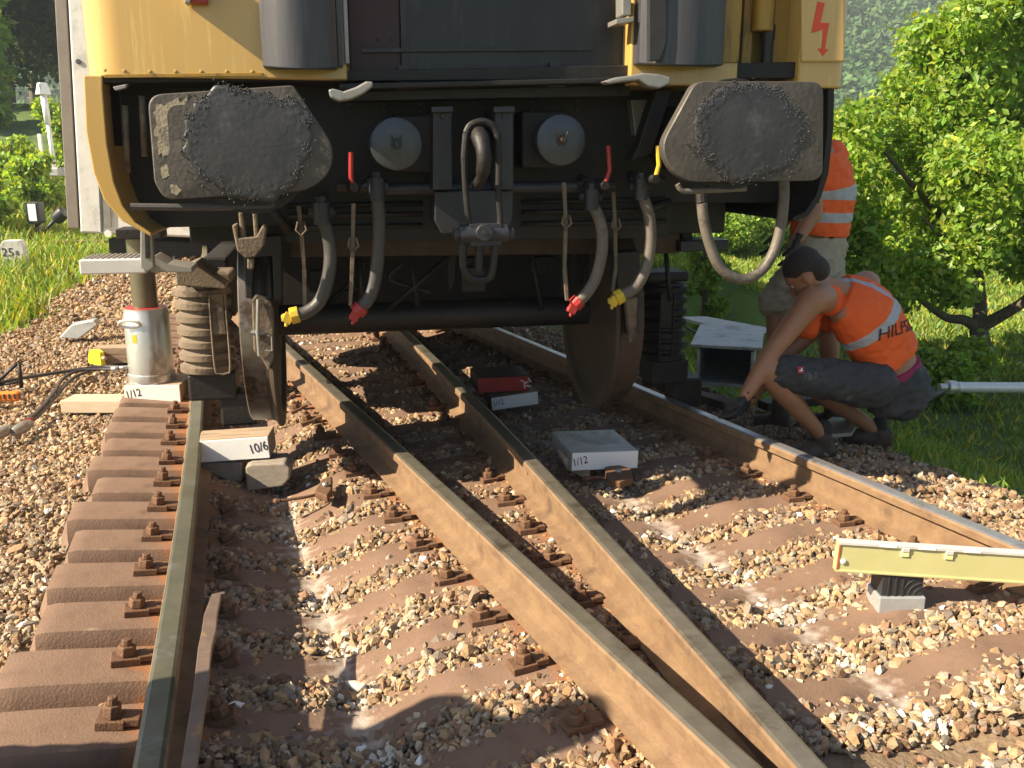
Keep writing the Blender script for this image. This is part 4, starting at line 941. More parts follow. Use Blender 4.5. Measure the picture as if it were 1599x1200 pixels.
# ---------------- left side: timbers, hoses, tools
def beam(p, q, wdt, hgt, mt, name, label, cat='timber', bev=.005):
    p, q = Vector(p), Vector(q); d = (q-p); yaw = math.atan2(d.y, d.x); m = MB()
    m.box((0,0,hgt/2), (d.length, wdt, hgt)); o = m.build(name, mt, None, bev=bev); o.location = (p+q)/2; o.rotation_euler = (0, -math.atan2(d.z, math.hypot(d.x,d.y)), yaw); return tag(o, label, cat)
beam(G(152,566,-.2), G(262,562,-.2), .15, .115, M['wood'], 'timber_beam', 'brown timber beam behind the silver jack')
e = empty('yellow_wedge', G(148,570,-.2), R_(-38), 'bright yellow plastic wedge lying at the timber beam end', 'wedge')
m = MB(); m.prism([(-.09,0,0),(.09,0,0),(.085,0,.10),(.03,0,.115),(-.06,0,.10),(-.085,0,.05)], (0,.035,0)); m.build('wedge', mat('neon_yellow_plastic', (.80,.72,.03), (.74,.66,.03), 8, .4), e, bev=.004)
m = MB(); m.tube([(.09,.018,.06),(.13,.018,.062)], .012, 8); m.build('grip', M['wood_end'], e)
beam(G(108,640,-.2), G(205,640,-.19), .16, .075, M['wood_end'], 'timber_plank', 'pale weathered plank sticking out left below the jack')
chunk('grey_wedge', [(92,528),(112,507),(146,500),(152,508),(122,530)], G(120,530,-.21).y, .12, M['galv'], 'grey metal wedge lying on the ballast left of the jack', 'wedge')
chunk('iron_lug', [(133,503),(150,494),(154,500),(140,508)], G(145,508,-.2).y+.1, .06, M['grime'], 'small dark iron piece behind the grey wedge', 'iron piece')
def cable(pts, r, z, label, name='hydraulic_hose', mt=M['hose_dark']):
    P = spline([G(a, b, z+(.0 if len(t)==0 else t[0])) for a, b, *t in pts], 6); m = MB(); m.tube(P, r, 8); o = m.build(name, mt, None); recentre(o); return tag(o, label, 'hose')
cable([(-40,612),(0,598),(40,590),(85,583),(125,577),(160,573),(192,574)], .012, -.17, 'black hydraulic hose running straight left from the jack port')
cable([(180,577),(150,577),(120,580),(98,592),(85,612),(62,640),(40,658),(20,668)], .011, -.165, 'black hydraulic hose curling from the jack to the white couplings')
cable([(140,580),(115,590),(95,610),(70,640),(48,658),(10,672),(-30,680)], .010, -.18, 'thin black hose lying below the curled hydraulic hose')
e = empty('hose_coupling', G(12,690,-.2), R_(20), 'pale aluminium hose couplings at the left border', 'coupling')
for k, (dx, dy) in enumerate(((-.07,.0),(.02,.06))):
    m = MB(); m.lathe([(0,.022),(.03,.03),(.09,.032),(.095,.026),(.13,.02)], (dx,dy,.03), (.55,.75,.12), 14); m.build('sleeve', M['alu_dull'], e, bev=.001)
m = MB(); m.tube([(.06,.14,.05),(.10,.19,.06)], .014, 8); m.build('red_collar', M['red'], e)
e = empty('orange_tool', G(8,628,-.21), R_(6), 'orange handled tool lying on ballast at the left border', 'tool')
m = MB(); m.box((-.09,0,.035), (.36,.05,.06)); hd = m.build('handle', M['orange_tool'], e, bev=.012)
for i in range(5): 
    m = MB(); m.box((-.02+.03*i,-.026,.04), (.012,.004,.03)); m.build('grip_rib', M['black_plastic'], hd)
e = empty('tool_stand', G(24,606,-.2), 0, 'black angular iron frame behind the orange tool', 'frame')
m = MB(); m.tube([(.04,0,0),(.045,0,.17)], .012, 6); m.build('leg', M['grime'], e); m = MB(); m.tube([(.045,0,.17),(-.16,0,.0)], .011, 6); m.build('leg', M['grime'], e)
m = MB(); m.tube([(.04,.0,.04),(-.2,.02,-.0)], .009, 6); m.build('foot', M['grime'], e)

# ---------------- right side: steel tube, plates, pipe
Yt = G(1130, 604, -.2).y
e = empty('steel_box_section', G(1130,604,-.2), R_(-16), 'galvanised open-ended box section lying beside the right rail', 'box section')
W_, H_, D_ = .36, .26, .75
m = MB(); t = .02
m.box((0,D_/2,t/2), (W_,D_,t)); m.build('bottom_wall', M['galv'], e, bev=.002)
for s in (-1,1): m = MB(); m.box((s*(W_/2-t/2),D_/2,H_/2), (t,D_,H_-2*t-.002)); m.build('side_wall', M['galv'], e, bev=.002)
m = MB(); m.box((0,D_/2,H_+.0), (W_*1.25,D_*1.02,t)); m.build('top_plate', M['galv'], e, bev=.002)
m = MB(); m.box((0,D_-.01,H_/2), (W_-2*t-.002,t,H_-2*t-.002)); m.build('back_wall', M['black_plastic'], e)  # black sheet closing the far end, darkens the opening
def plate(px, z, th, label, mt=M['galv'], name='steel_plate'):
    P = [G(a, b, z) for a, b in px]; c = sum(P, Vector((0,0,0)))/len(P); m = MB(); m.prism([p-c for p in P], (0,0,-th)); o = m.build(name, mt, None, bev=.002); o.location = c; return tag(o, label, 'plate')
plate([(1034,579),(1088,584),(1076,598),(1072,596)], -.10, .05, 'pale triangular steel plate left of the open box section')
plate([(1284,662),(1300,651),(1325,653),(1336,667),(1330,676),(1292,679)], -.14, .02, 'grey steel plate with holes behind the crouching worker\'s foot', M['alu_dull'])
plate([(1060,495),(1100,494),(1200,512),(1190,520),(1140,516)], -.28, .03, 'long grey concrete slab in the grass behind the box section', M['stone_marker'], 'concrete_slab')
P0, P1 = PY(1466,605,5.6), PY(1760,606,5.75)
e = empty('metal_pipe', Vector((P0.x,P0.y,P0.z)), 0, 'bright aluminium pipe with collar lying on the grass at right', 'pipe')
m = MB(); d = P1-P0; dn = d.normalized(); m.tube([dn*.12, d], .034, 20); m.build('tube', M['alu'], e)
m = MB(); m.lathe([(.05,.03),(.055,.044),(.11,.044),(.115,.036),(.125,.036)], (0,0,0), dn, 20); m.lathe([(0,.024),(.05,.024)], (0,0,0), dn, 16); m.build('collar', M['jack'], e)
cable([(1470,612),(1440,626),(1420,640),(1400,648),(1372,655)], .016, -.16, 'black hose leading from the pipe to the crouching worker', mt=M['black_rubber'])
cable([(1072,512),(1092,522),(1120,532),(1150,540)], .012, -.2, 'thin black cable in the grass behind the box section', 'cable', M['black_rubber'])
beam(G(990,573,-.18), G(1065,572,-.16), .04, .03, M['grime'], 'steel_rod', 'dark steel rod lying right of the wheel', 'rod')
beam(G(1010,600,-.2), G(1140,640,-.2), .09, .05, M['grime_brown'], 'steel_bar', 'brown steel bar lying behind the right rail', 'bar')
beam(G(1190,640,-.2), G(1295,628,-.2), .1, .05, M['grime'], 'steel_bar', 'dark steel bar on the ballast behind the worker\'s shin', 'bar')
# ================================================================== the two workers
def ball(mb, c, r, rot=None, n=14):
    c = Vector(c); r = Vector(r) if hasattr(r, '__len__') else Vector((r,r,r)); V = []; k = n//2
    for i in range(k+1):
        th = math.pi*i/k
        for j in range(n):
            a = 2*math.pi*j/n; p = Vector((r.x*math.sin(th)*math.cos(a), r.y*math.sin(th)*math.sin(a), r.z*math.cos(th)))
            V.append(c + (rot @ p if rot is not None else p))
    mb.add(V, [(i*n+j, (i+1)*n+j, (i+1)*n+(j+1)%n, i*n+(j+1)%n) for i in range(k) for j in range(n)], 0, True)
def limb(mb, pts, rs_, n=14):
    P = [Vector(p) for p in pts]; sp = spline(P, 5); rr = list(np.interp(np.linspace(0, len(P)-1, len(sp)), range(len(P)), rs_))
    mb.tube(sp, rr, n)
    ball(mb, P[0], rs_[0]); ball(mb, P[-1], rs_[-1])
def loft(mb, rings, n=22, pw=2.0):
    """rings: (centre, half axis a, half axis b)"""
    V = []
    for c, a, b in rings:
        for j in range(n):
            t = 2*math.pi*j/n; ct, st = math.cos(t), math.sin(t)
            V.append(Vector(c) + Vector(a)*math.copysign(abs(ct)**(2/pw), ct) + Vector(b)*math.copysign(abs(st)**(2/pw), st))
    k = len(rings); mb.add(V, [(i*n+j, i*n+(j+1)%n, (i+1)*n+(j+1)%n, (i+1)*n+j) for i in range(k-1) for j in range(n)] + [tuple(range(n-1,-1,-1)), tuple((k-1)*n+j for j in range(n))], 0, True)
def fuse(mb, name, m, parent, voxel=.009, it=6, disp=0, origin=Vector((0,0,0))):
    mb.v = [tuple(Vector(v)-origin) for v in mb.v]
    o = mb.build(name+'_raw', m); r = o.modifiers.new('r', 'REMESH'); r.mode = 'VOXEL'; r.voxel_size = voxel
    s = o.modifiers.new('s', 'SMOOTH'); s.factor = .5; s.iterations = it
    me = evaluated_mesh(o); me.name = name
    me.polygons.foreach_set('use_smooth', np.ones(len(me.polygons), dtype=bool))
    if disp:
        nn = len(me.vertices); co = np.empty(nn*3, np.float32); me.vertices.foreach_get('co', co); co = co.reshape(-1,3)
        no = np.empty(nn*3, np.float32); me.vertex_normals.foreach_get('vector', no); no = no.reshape(-1,3)
        h = np.array([mnoise.fractal((c[0]*7, c[1]*7, c[2]*7), .8, 2.1, 3)*.8 + mnoise.noise((c[0]*15+c[2]*9, c[1]*15, c[2]*38-c[0]*12))*.7 for c in co.tolist()], np.float32)
        me.vertices.foreach_set('co', (co + no*(disp*h)[:,None]).ravel()); me.update()
    me.materials.clear(); me.materials.append(m)
    n = bpy.data.objects.new(name, me); C.objects.link(n); n.parent = parent; return n
def glove(parent, wrist, d, pn, curl, origin, side=1, name='glove'):
    """d: direction of the hand, pn: palm normal (fingers curl towards it)"""
    d = Vector(d).normalized(); pn = Vector(pn); pn = (pn - d*pn.dot(d)).normalized(); s = d.cross(pn)*side; w_ = Vector(wrist); mb = MB()
    loft(mb, [(w_-d*.03, s*.03, pn*.026), (w_+d*.01, s*.032, pn*.022), (w_+d*.05, s*.042, pn*.018), (w_+d*.092, s*.044, pn*.015)], 14)
    for k, (off, ln) in enumerate(((-.032,.072),(-.011,.082),(.011,.078),(.031,.060))):
        p = w_ + d*.088 + s*off; pts = [p-d*.02, p]; dd = d.copy()
        for q in (.42,.33,.25):
            ax = s; ang = curl*(.75 if q == .42 else 1)
            dd = (dd*math.cos(ang) + pn*math.sin(ang)).normalized(); pts.append(pts[-1] + dd*ln*q)
        limb(mb, pts, [.0105,.0105,.0098,.009,.008], 10)
    p = w_ + d*.03 - s*.035; t = (d*.6 - s*.75 + pn*.3).normalized(); t2 = (d*.85 - s*.2 + pn*.5).normalized()
    limb(mb, [p, p+t*.035, p+t*.035+t2*.03, p+t*.035+t2*.055], [.013,.0125,.011,.0095], 10)
    return fuse(mb, name, M['glove'], parent, .0042, 3, 0, origin)
def head(mb, c, f, up, s=1.0):
    f = Vector(f).normalized(); up = Vector(up); up = (up-f*up.dot(f)).normalized(); r = f.cross(up); R3 = Matrix((r, f, up)).transposed()
    at = lambda x, y, z: Vector(c) + R3 @ Vector((x*s, y*s, z*s))
    ball(mb, at(0,-.01,.03), (.078*s,.098*s,.095*s), R3, 20); ball(mb, at(0,.035,-.03), (.060*s,.062*s,.085*s), R3, 18); ball(mb, at(0,.062,-.085), (.034*s,.03*s,.026*s), R3)
    limb(mb, [at(0,.086,.018), at(0,.108,-.022)], [.010*s,.015*s], 10); ball(mb, at(0,.078,.038), (.052*s,.018*s,.012*s), R3); ball(mb, at(0,.085,-.058), (.024*s,.012*s,.012*s), R3)
    for q in (-1,1): ball(mb, at(q*.082,-.005,-.01), (.012*s,.024*s,.034*s), R3, 12)
    return at, R3
def hair(parent, at, R3, origin, s=1.0):
    mb = MB(); ball(mb, at(0,-.02,.045), (.084*s,.100*s,.092*s), R3, 22); ball(mb, at(0,-.055,-.01), (.072*s,.062*s,.072*s), R3, 18)
    h = fuse(mb, 'hair', M['hair'], parent, .007, 4, .004, origin)
    return h
M['bone'] = mat('eye_white', (.45,.40,.36), None, 4, .4)
def eyes(parent, at, origin):
    for q in (-1, 1):
        mb = MB(); ball(mb, at(q*.031,.078,.012),   .009); mb.v = [tuple(Vector(v)-origin) for v in mb.v]; e = mb.build('eye', M['bone'], parent)
        mb = MB(); ball(mb, at(q*.031,.083,.012), .0062); mb.v = [tuple(Vector(v)-origin) for v in mb.v]; mb.build('iris', M['hair'], e)

def vest_mat(name, bands, vert=None):
    m = mat(name, (.92,.135,.018), (.86,.115,.015), 10, .75, 0, .25, 25)
    t = m.node_tree; N = t.nodes; L = t.links; b = N['Principled BSDF']; src = b.inputs['Base Color'].links[0].from_socket
    a = N.new('ShaderNodeAttribute'); a.attribute_name = 'along'; q = N.new('ShaderNodeAttribute'); q.attribute_name = 'across'
    def cmp_(sock, c, e):
        n = N.new('ShaderNodeMath'); n.operation = 'COMPARE'; L.new(sock, n.inputs[0]); n.inputs[1].default_value = c; n.inputs[2].default_value = e; return n.outputs[0]
    def op(o, x, y):
        n = N.new('ShaderNodeMath'); n.operation = o; L.new(x, n.inputs[0])
        if isinstance(y, (int, float)): n.inputs[1].default_value = y
        else: L.new(y, n.inputs[1])
        return n.outputs[0]
    mask = None
    for c, e in bands:
        k = cmp_(a.outputs['Fac'], c, e); mask = k if mask is None else op('MAXIMUM', mask, k)
    if vert:
        k = cmp_(q.outputs['Fac'], vert[0], vert[1]); g = op('GREATER_THAN', a.outputs['Fac'], vert[2]); mask = op('MAXIMUM', mask, op('MULTIPLY', k, g))
    mx = N.new('ShaderNodeMix'); mx.data_type = 'RGBA'; L.new(mask, mx.inputs[0]); L.new(src, mx.inputs[6]); mx.inputs[7].default_value = (.42,.42,.45,1); L.new(mx.outputs[2], b.inputs['Base Color'])
    return m
def torso_attrs(o, spine, a, origin):
    P = [Vector(p)-origin for p in spine]; ln = [0]
    for i in range(len(P)-1): ln.append(ln[-1]+(P[i+1]-P[i]).length)
    al, ac = [], []
    for v in o.data.vertices:
        best = None
        for i in range(len(P)-1):
            d = P[i+1]-P[i]; t = (v.co-P[i]).dot(d)/d.length_squared; tc = min(1.2 if i == len(P)-2 else 1, max(-.5 if i == 0 else 0, t)); c = P[i]+d*tc
            ds = (v.co-c).length
            if best is None or ds < best[0]: best = (ds, ln[i]+d.length*tc, (v.co-c).dot(a))
        al.append(best[1]); ac.append(best[2])
    for nm, d in (('along', al), ('across', ac)):
        at = o.data.attributes.new(nm, 'FLOAT', 'POINT'); at.data.foreach_set('value', d)
    return ln

# ---------------- crouching worker
O1 = G(1330, 700, -.19); 
p1 = empty('person', O1, 0, 'crouching worker in sleeveless orange vest and dark shorts working at the right rail', 'person')
shN, shF = PY(1268,470,4.37), PY(1352,446,4.72); a1 = (shF-shN).normalized()
hip, waist, chest, shl, nck = PY(1398,600,4.58), PY(1385,548,4.57), PY(1349,494,4.55), PY(1314,462,4.55), PY(1282,448,4.50)
def perp(a, t): a = a - t*a.dot(t); return a.normalized()
SP = [hip, waist, chest, shl]
def trings(infl, sizes, pts):
    out = []
    for i, (p, (wa, wb_)) in enumerate(zip(pts, sizes)):
        t = (pts[min(i+1,len(pts)-1)]-pts[max(i-1,0)]).normalized(); a = perp(a1, t); b = t.cross(a); out.append((p, a*(wa+infl), b*(wb_+infl)))
    return out
sz = [(.165,.125),(.155,.11),(.178,.13),(.17,.09)]
mb = MB(); loft(mb, trings(0, sz, SP))
limb(mb, [shl, nck, nck+(nck-shl)*.5], [.075,.058,.055])
hc1 = PY(1259,430,4.44); f1 = Vector((-.60,.28,-.80)); at1, R31 = head(mb, hc1, f1, Vector((-.6,.15,.8)))
elN, wrN = PY(1208,546,4.30), PY(1164,618,4.24); elF, wrF = PY(1236,545,4.68), PY(1170,625,4.50)
for sh, el, wr in ((shN, elN, wrN), (shF, elF, wrF)):
    limb(mb, [sh.lerp(shl,.35), sh, sh.lerp(el,.35), el, el.lerp(wr,.35), wr], [.075,.073,.060,.046,.048,.033])
hpN, hpF = PY(1352,602,4.42), PY(1398,604,4.72); knN, knF = PY(1194,578,4.28), PY(1252,590,4.78); anN, anF = PY(1284,682,4.44), PY(1372,676,4.78)
for h_, k, an in ((hpN,knN,anN),(hpF,knF,anF)):
    limb(mb, [h_, h_.lerp(k,.5), k], [.085,.078,.058]); limb(mb, [k, k.lerp(an,.3)+Vector((.012,0,-.012)), k.lerp(an,.65), an], [.057,.058,.046,.036])
body1 = fuse(mb, 'body', M['skin'], p1, .0085, 5, 0, O1)
hair(p1, at1, R31, O1); eyes(p1, at1, O1)
# vest: open at the arms, hem above the waistband
vsp = [hip.lerp(waist,.78), waist.lerp(chest,.3), waist.lerp(chest,.75), chest, chest.lerp(shl,.6), shl.lerp(nck,.12)]
mb = MB(); loft(mb, trings(.017, [(.175,.128),(.178,.132),(.188,.142),(.190,.142),(.175,.116),(.13,.072)], vsp))
for q in (-1, 1):
    s0 = shl + a1*(q*.095); limb(mb, [s0-Vector((.0,0,.03)), s0.lerp(nck,.25)+Vector((0,0,.012)), s0.lerp(nck,.35)-Vector((.05,-.03,.05)), s0-Vector((.09,-.05,.16))], [.06,.055,.05,.06])
M['vest1'] = vest_mat('orange_vest_cloth', [(.20,.026)], (.045,.018,.225))
vest1 = fuse(mb, 'vest', M['vest1'], p1, .0075, 3, .009, O1); torso_attrs(vest1, [waist, chest, shl], a1, O1)
# lettering wrapped round the back
bv = BVHTree.FromPolygons([v.co.copy() for v in vest1.data.vertices], [tuple(p.vertices) for p in vest1.data.polygons])
tdir = (chest-waist).normalized(); ax = perp(a1, tdir); bk_ = tdir.cross(ax)
f_face = Vector((0,0,1)).cross(a1)
if bk_.dot(f_face) > 0: bk_ = -bk_
me = text_mesh('HILFSZUG', .082); c0 = waist.lerp(chest,.42) - O1; rad = .145; ok = True
cr, sr = math.cos(R_(-30)), math.sin(R_(-30))
for v in me.vertices:
    vx, vy = v.co.x*cr - v.co.y*sr, v.co.x*sr + v.co.y*cr; v.co.x, v.co.y = vx, vy
    phi = (v.co.x + .015)/rad; dirv = bk_*math.cos(phi) + ax*math.sin(phi); o_ = c0 + tdir*(v.co.y)
    hit = bv.ray_cast(o_ + dirv*.5, -dirv)
    if hit[0] is not None: v.co = hit[0] + dirv*(.0035+v.co.z)
    else: v.co = o_ + dirv*rad
me.materials.clear(); me.materials.append(mat('dark_print', (.06,.012,.012), None, 4, .7)); lo = bpy.data.objects.new('lettering', me); C.objects.link(lo); lo.parent = vest1
# shorts
mb = MB(); loft(mb, trings(.02, [(.165,.14),(.165,.13),(.152,.112)], [hip-(waist-hip)*.55, hip, hip.lerp(waist,.38)]))
ball(mb, hip+Vector((.02,0,-.06)), (.15,.17,.13))
for h_, k in ((hpN,knN),(hpF,knF)): limb(mb, [h_+Vector((.04,0,0)), h_.lerp(k,.5), h_.lerp(k,.86)], [.118,.100,.086])
sh1 = fuse(mb, 'shorts', M['shorts_dark'], p1, .009, 2, .017, O1)
mb = MB(); loft(mb, trings(.024, [(.152,.112),(.150,.11)], [hip.lerp(waist,.30), hip.lerp(waist,.52)])); fuse(mb, 'waistband', M['magenta'], p1, .008, 2, .002, O1)
qp = hpN.lerp(knN,.72) + Vector((0,-.100,.045)) - O1; mb = MB(); mb.box(qp, (.032,.006,.034), Matrix.Rotation(-.5,3,'X')); lg = mb.build('logo_patch', M['red'], sh1, bev=.001)
mb = MB(); mb.box(qp+Vector((.0,-.004,-.003)), (.016,.004,.006), Matrix.Rotation(-.5,3,'X')); mb.box(qp+Vector((.003,-.004,.004)), (.006,.004,.012), Matrix.Rotation(-.5,3,'X')); mb.build('logo_mark', M['white'], lg)
for an, dr in ((anN, Vector((-.80,-.25,0))), (anF, Vector((-.8,.1,0)))):
    mb = MB(); limb(mb, [an+Vector((0,0,.05)), an+Vector((0,0,-.01))], [.043,.045]); fuse(mb, 'sock', M['sock'], p1, .007, 2, 0, O1)
    g = zB(an.x, an.y); dn_ = dr.normalized(); sd_ = Vector((dn_.y,-dn_.x,0)); c = Vector((an.x,an.y,max(g-.0,-.24))); zz = c.z; mb = MB()
    top = an.z
    loft(mb, [(Vector((an.x,an.y,zz+.0))+dn_*x, sd_*w_, Vector((0,0,h_))) for x, w_, h_ in ((-.075,.03,.03),(-.06,.04,.07),(0,.045,.075),(.08,.047,.055),(.14,.046,.045),(.185,.03,.03))], 16)
    limb(mb, [an-Vector((0,0,.0)), Vector((an.x,an.y,zz+.03))], [.05,.046]); fuse(mb, 'boot', M['boot'], p1, .007, 3, .003, O1)
glove(p1, wrN, Vector((-.52,-.05,-.85)), Vector((-.7,.2,.35)), .45, O1); glove(p1, wrF, Vector((-.6,-.2,-.75)), Vector((-.7,.2,.35)), .45, O1, -1)

# ---------------- standing worker behind the car
def standing(base_fn, label, O2):
    pe = empty('person', O2, 0, label, 'person')
    return pe
Y2 = 5.1
hip2, wai2, che2, shl2 = PY(1272,408,Y2), PY(1280,362,Y2), PY(1288,296,Y2), PY(1283,246,Y2)
O2 = Vector((hip2.x-.08, Y2, zB(hip2.x-.08, Y2)+.01))
p2 = empty('person', O2, 0, 'standing worker in orange vest and beige shorts half hidden behind the right buffer', 'person')
a2 = Vector((.62,.78,0)).normalized(); fF = Vector((0,0,1)).cross(a2)   # facing left and away
SP2 = [hip2, wai2, che2, shl2]
def tr2(infl, sizes, pts):
    out = []
    for i, (p, (wa, wb_)) in enumerate(zip(pts, sizes)):
        t = (pts[min(i+1,len(pts)-1)]-pts[max(i-1,0)]).normalized(); a = perp(a2, t); b = t.cross(a); out.append((p, a*(wa+infl), b*(wb_+infl)))
    return out
mb = MB(); loft(mb, tr2(0, [(.165,.125),(.155,.115),(.175,.125),(.17,.09)], SP2))
nk2 = shl2 + Vector((-.05,.02,.08)); limb(mb, [shl2, nk2, nk2+Vector((-.03,.02,.06))], [.075,.058,.055])
at2, R32 = head(mb, nk2+Vector((-.07,.03,.14)), Vector((-.85,.45,-.35)), Vector((-.2,.1,1)))
for s, (el, wr) in ((-1, (PY(1272,330,4.86), PY(1246,374,4.80))), (1, (PY(1240,320,5.3), PY(1215,360,5.2)))):
    sh = shl2 + a2*(s*.20) + Vector((0,0,-.03)); limb(mb, [sh.lerp(shl2,.4), sh, sh.lerp(el,.4), el, el.lerp(wr,.4), wr], [.07,.066,.052,.042,.041,.031])
    glove(p2, wr, Vector((-.35,-.05,-.9)), Vector((-.8,.2,-.2)), .35, O2, s)
hN, hF = hip2-a2*.095, hip2+a2*.095
kN, kF = PY(1212,472,5.02), PY(1292,492,5.25); aN, aF = PY(1218,640,4.95), PY(1300,640,5.3)
gz = zB(aN.x, aN.y)+.09; aN.z = gz; aF.z = zB(aF.x, aF.y)+.09
for h_, k, an in ((hN,kN,aN),(hF,kF,aF)):
    limb(mb, [h_, h_.lerp(k,.5), k], [.09,.08,.06]); limb(mb, [k, k.lerp(an,.3), k.lerp(an,.65), an], [.058,.06,.047,.037])
fuse(mb, 'body', M['skin'], p2, .009, 5, 0, O2); hair(p2, at2, R32, O2); eyes(p2, at2, O2)
vs2 = [wai2.lerp(hip2,.12), wai2.lerp(che2,.3), che2, che2.lerp(shl2,.6), shl2.lerp(nk2,.15)]
mb = MB(); loft(mb, tr2(.03, [(.165,.125),(.17,.125),(.178,.128),(.172,.11),(.12,.075)], vs2))
for s in (-1, 1):
    sh = shl2 + a2*(s*.15); limb(mb, [sh.lerp(shl2,.5), sh, shl2+a2*(s*.225)+Vector((-.03,0,-.10))], [.085,.088,.08])
M['vest2'] = vest_mat('orange_shirt_cloth', [(.085,.026),(.205,.026)], None)
v2 = fuse(mb, 'vest', M['vest2'], p2, .008, 4, .012, O2); torso_attrs(v2, [wai2, che2, shl2], a2, O2)
mb = MB(); loft(mb, tr2(.028, [(.168,.13),(.168,.13),(.156,.118)], [hip2-(wai2-hip2)*.5, hip2, wai2.lerp(hip2,.1)]))
for h_, k in ((hN,kN),(hF,kF)): limb(mb, [h_, h_.lerp(k,.5), h_.lerp(k,1.02)], [.118,.112,.100])
fuse(mb, 'shorts', M['shorts_beige'], p2, .009, 3, .016, O2)
for an in (aN, aF):
    dn_ = fF.normalized(); sd_ = Vector((dn_.y,-dn_.x,0)); zz = an.z-.09; mb = MB()
    loft(mb, [(Vector((an.x,an.y,zz))+dn_*x, sd_*w_, Vector((0,0,h_))) for x, w_, h_ in ((-.075,.03,.03),(-.06,.04,.09),(0,.045,.09),(.08,.047,.06),(.14,.046,.05),(.185,.03,.03))], 16)
    limb(mb, [an+Vector((0,0,.05)), Vector((an.x,an.y,zz+.03))], [.05,.048]); fuse(mb, 'boot', M['boot'], p2, .008, 3, .003, O2)

# a third worker, added unseen left of the picture to cast a shadow into view
p3 = copy_tree(p2); p3.location = Vector((-2.0, 1.27, -.22)); p3.rotation_euler = (0, 0, R_(100))
p3['label'] = 'worker standing just outside the left edge, shown only by the shadow across the rails'
# ================================================================== background
def leaves_np(P, size, rng, up=.4, nrm=None):
    """P (n,3): one folded leaf of 4 verts each"""
    n = len(P); d = rng.normal(size=(n,3)); d[:,2] -= .35; d /= np.linalg.norm(d, axis=1)[:,None]
    nr = rng.normal(size=(n,3)); nr[:,2] += up
    if nrm is not None: nr += nrm
    s = np.cross(d, nr); s /= np.linalg.norm(s, axis=1)[:,None]+1e-6; m = np.cross(s, d)
    L_ = (size*rng.uniform(.7,1.3,n))[:,None]; W = L_*.30
    v = np.stack([P, P+d*L_*.5+s*W+m*L_*.06, P+d*L_, P+d*L_*.5-s*W+m*L_*.06], 1)
    return v.reshape(-1,3), np.arange(n*4).reshape(n,4)
def crown_pts(n, clumps, rng, shell=.55):
    """clumps: (centre, radii) -> points biased to the outside of each clump"""
    w_ = np.array([r[0]*r[1]+r[1]*r[2]+r[0]*r[2] for _, r in clumps]); w_ /= w_.sum(); k = rng.choice(len(clumps), n, p=w_)
    d = rng.normal(size=(n,3)); d /= np.linalg.norm(d, axis=1)[:,None]; r = (shell + (1-shell)*rng.rand(n)**.6)[:,None]*(1+.12*rng.normal(size=(n,1)))
    C_ = np.array([c for c, _ in clumps])[k]; R = np.array([q for _, q in clumps])[k]
    return C_ + d*r*R, d
def leaf_cols(n, rng, lo=.6, hi=1.35, yl=.12):
    c = rng.uniform(lo, hi, (n,1))*np.ones((n,3)); c[:,0] *= rng.uniform(.8,1.25,n); y = rng.rand(n) < yl; c[y] *= np.array([1.7,1.35,1.0]); return np.repeat(c, 4, 0)
def clumps_in(c, r, n, size, rng, flat=.75):
    out = []
    for _ in range(n):
        d = rng.normal(size=3); d /= np.linalg.norm(d); t = rng.rand()**.45
        s = size*rng.uniform(.65,1.35); out.append((np.array(c)+d*t*np.array(r), (s, s, s*flat)))
    return out
def trunk_mesh(limbs):
    mb = MB()
    for pts, rr in limbs:
        sp = spline(pts, 5); mb.tube(sp, list(np.interp(np.linspace(0,len(rr)-1,len(sp)), range(len(rr)), rr)), 10)
    return mb
def tree(name, base, clumps, nleaf, lsize, limbs, mleaf, label, cat='tree', group=None, seed=1, yl=.12, lo=.6, hi=1.35):
    rng = np.random.RandomState(seed); e = empty(name, base, 0, label, cat, group); b = np.array(base)
    if limbs:
        m = trunk_mesh([([Vector(p)-Vector(base) for p in pts], rr) for pts, rr in limbs]); m.build('trunk', M['bark'], e)
    P, d = crown_pts(nleaf, clumps, rng); V, F = leaves_np(P-b, lsize, rng, nrm=d*.9)
    np_mesh('crown', V, F, mleaf, leaf_cols(nleaf, rng, lo, hi, yl), e); return e
# the pear tree on the right
tb = G(1537, 592, -1.35); tb.z = float(zG(tb.x, tb.y)); Yt_ = tb.y
K = lambda px, py, dy=0: PY(px, py, Yt_+dy)
rng = np.random.RandomState(11)
fork = K(1528,512)
limbs = [([tb-Vector((0,0,.1)), K(1536,560), K(1531,535), fork], [.16,.125,.115,.10]),
         ([fork, K(1505,500), K(1478,496), K(1440,470,-.2), K(1390,430,-.3)], [.075,.06,.05,.035,.02]),
         ([fork, K(1530,470,.2), K(1522,400,.3), K(1500,300,.2), K(1490,180,.1), K(1500,60,0)], [.09,.075,.06,.045,.03,.015]),
         ([fork, K(1560,495,-.1), K(1600,470,-.3), K(1650,420,-.4), K(1700,330,-.5)], [.085,.07,.06,.045,.025]),
         ([K(1522,400,.3), K(1460,330,-.2), K(1400,260,-.5), K(1360,210,-.6)], [.045,.035,.025,.012]),
         ([K(1500,300,.2), K(1570,220,.4), K(1640,120,.3)], [.04,.03,.015]),
         ([K(1522,420,.3), K(1480,380,-.7), K(1440,340,-1.0)], [.04,.03,.015])]
sil = [(1350,205,62),(1338,270,62),(1345,345,62),(1355,415,55),(1385,470,42),(1410,140,62),(1462,80,62),(1512,35,62),(1570,-10,80),(1650,-40,95),
       (1430,215,85),(1430,310,90),(1435,405,75),(1480,440,45),(1520,150,95),(1525,260,105),(1530,360,80),(1600,80,105),(1620,200,120),(1630,320,95),(1600,410,50),(1660,425,55),(1720,150,130),(1740,300,120),(1800,230,120)]
cl = []
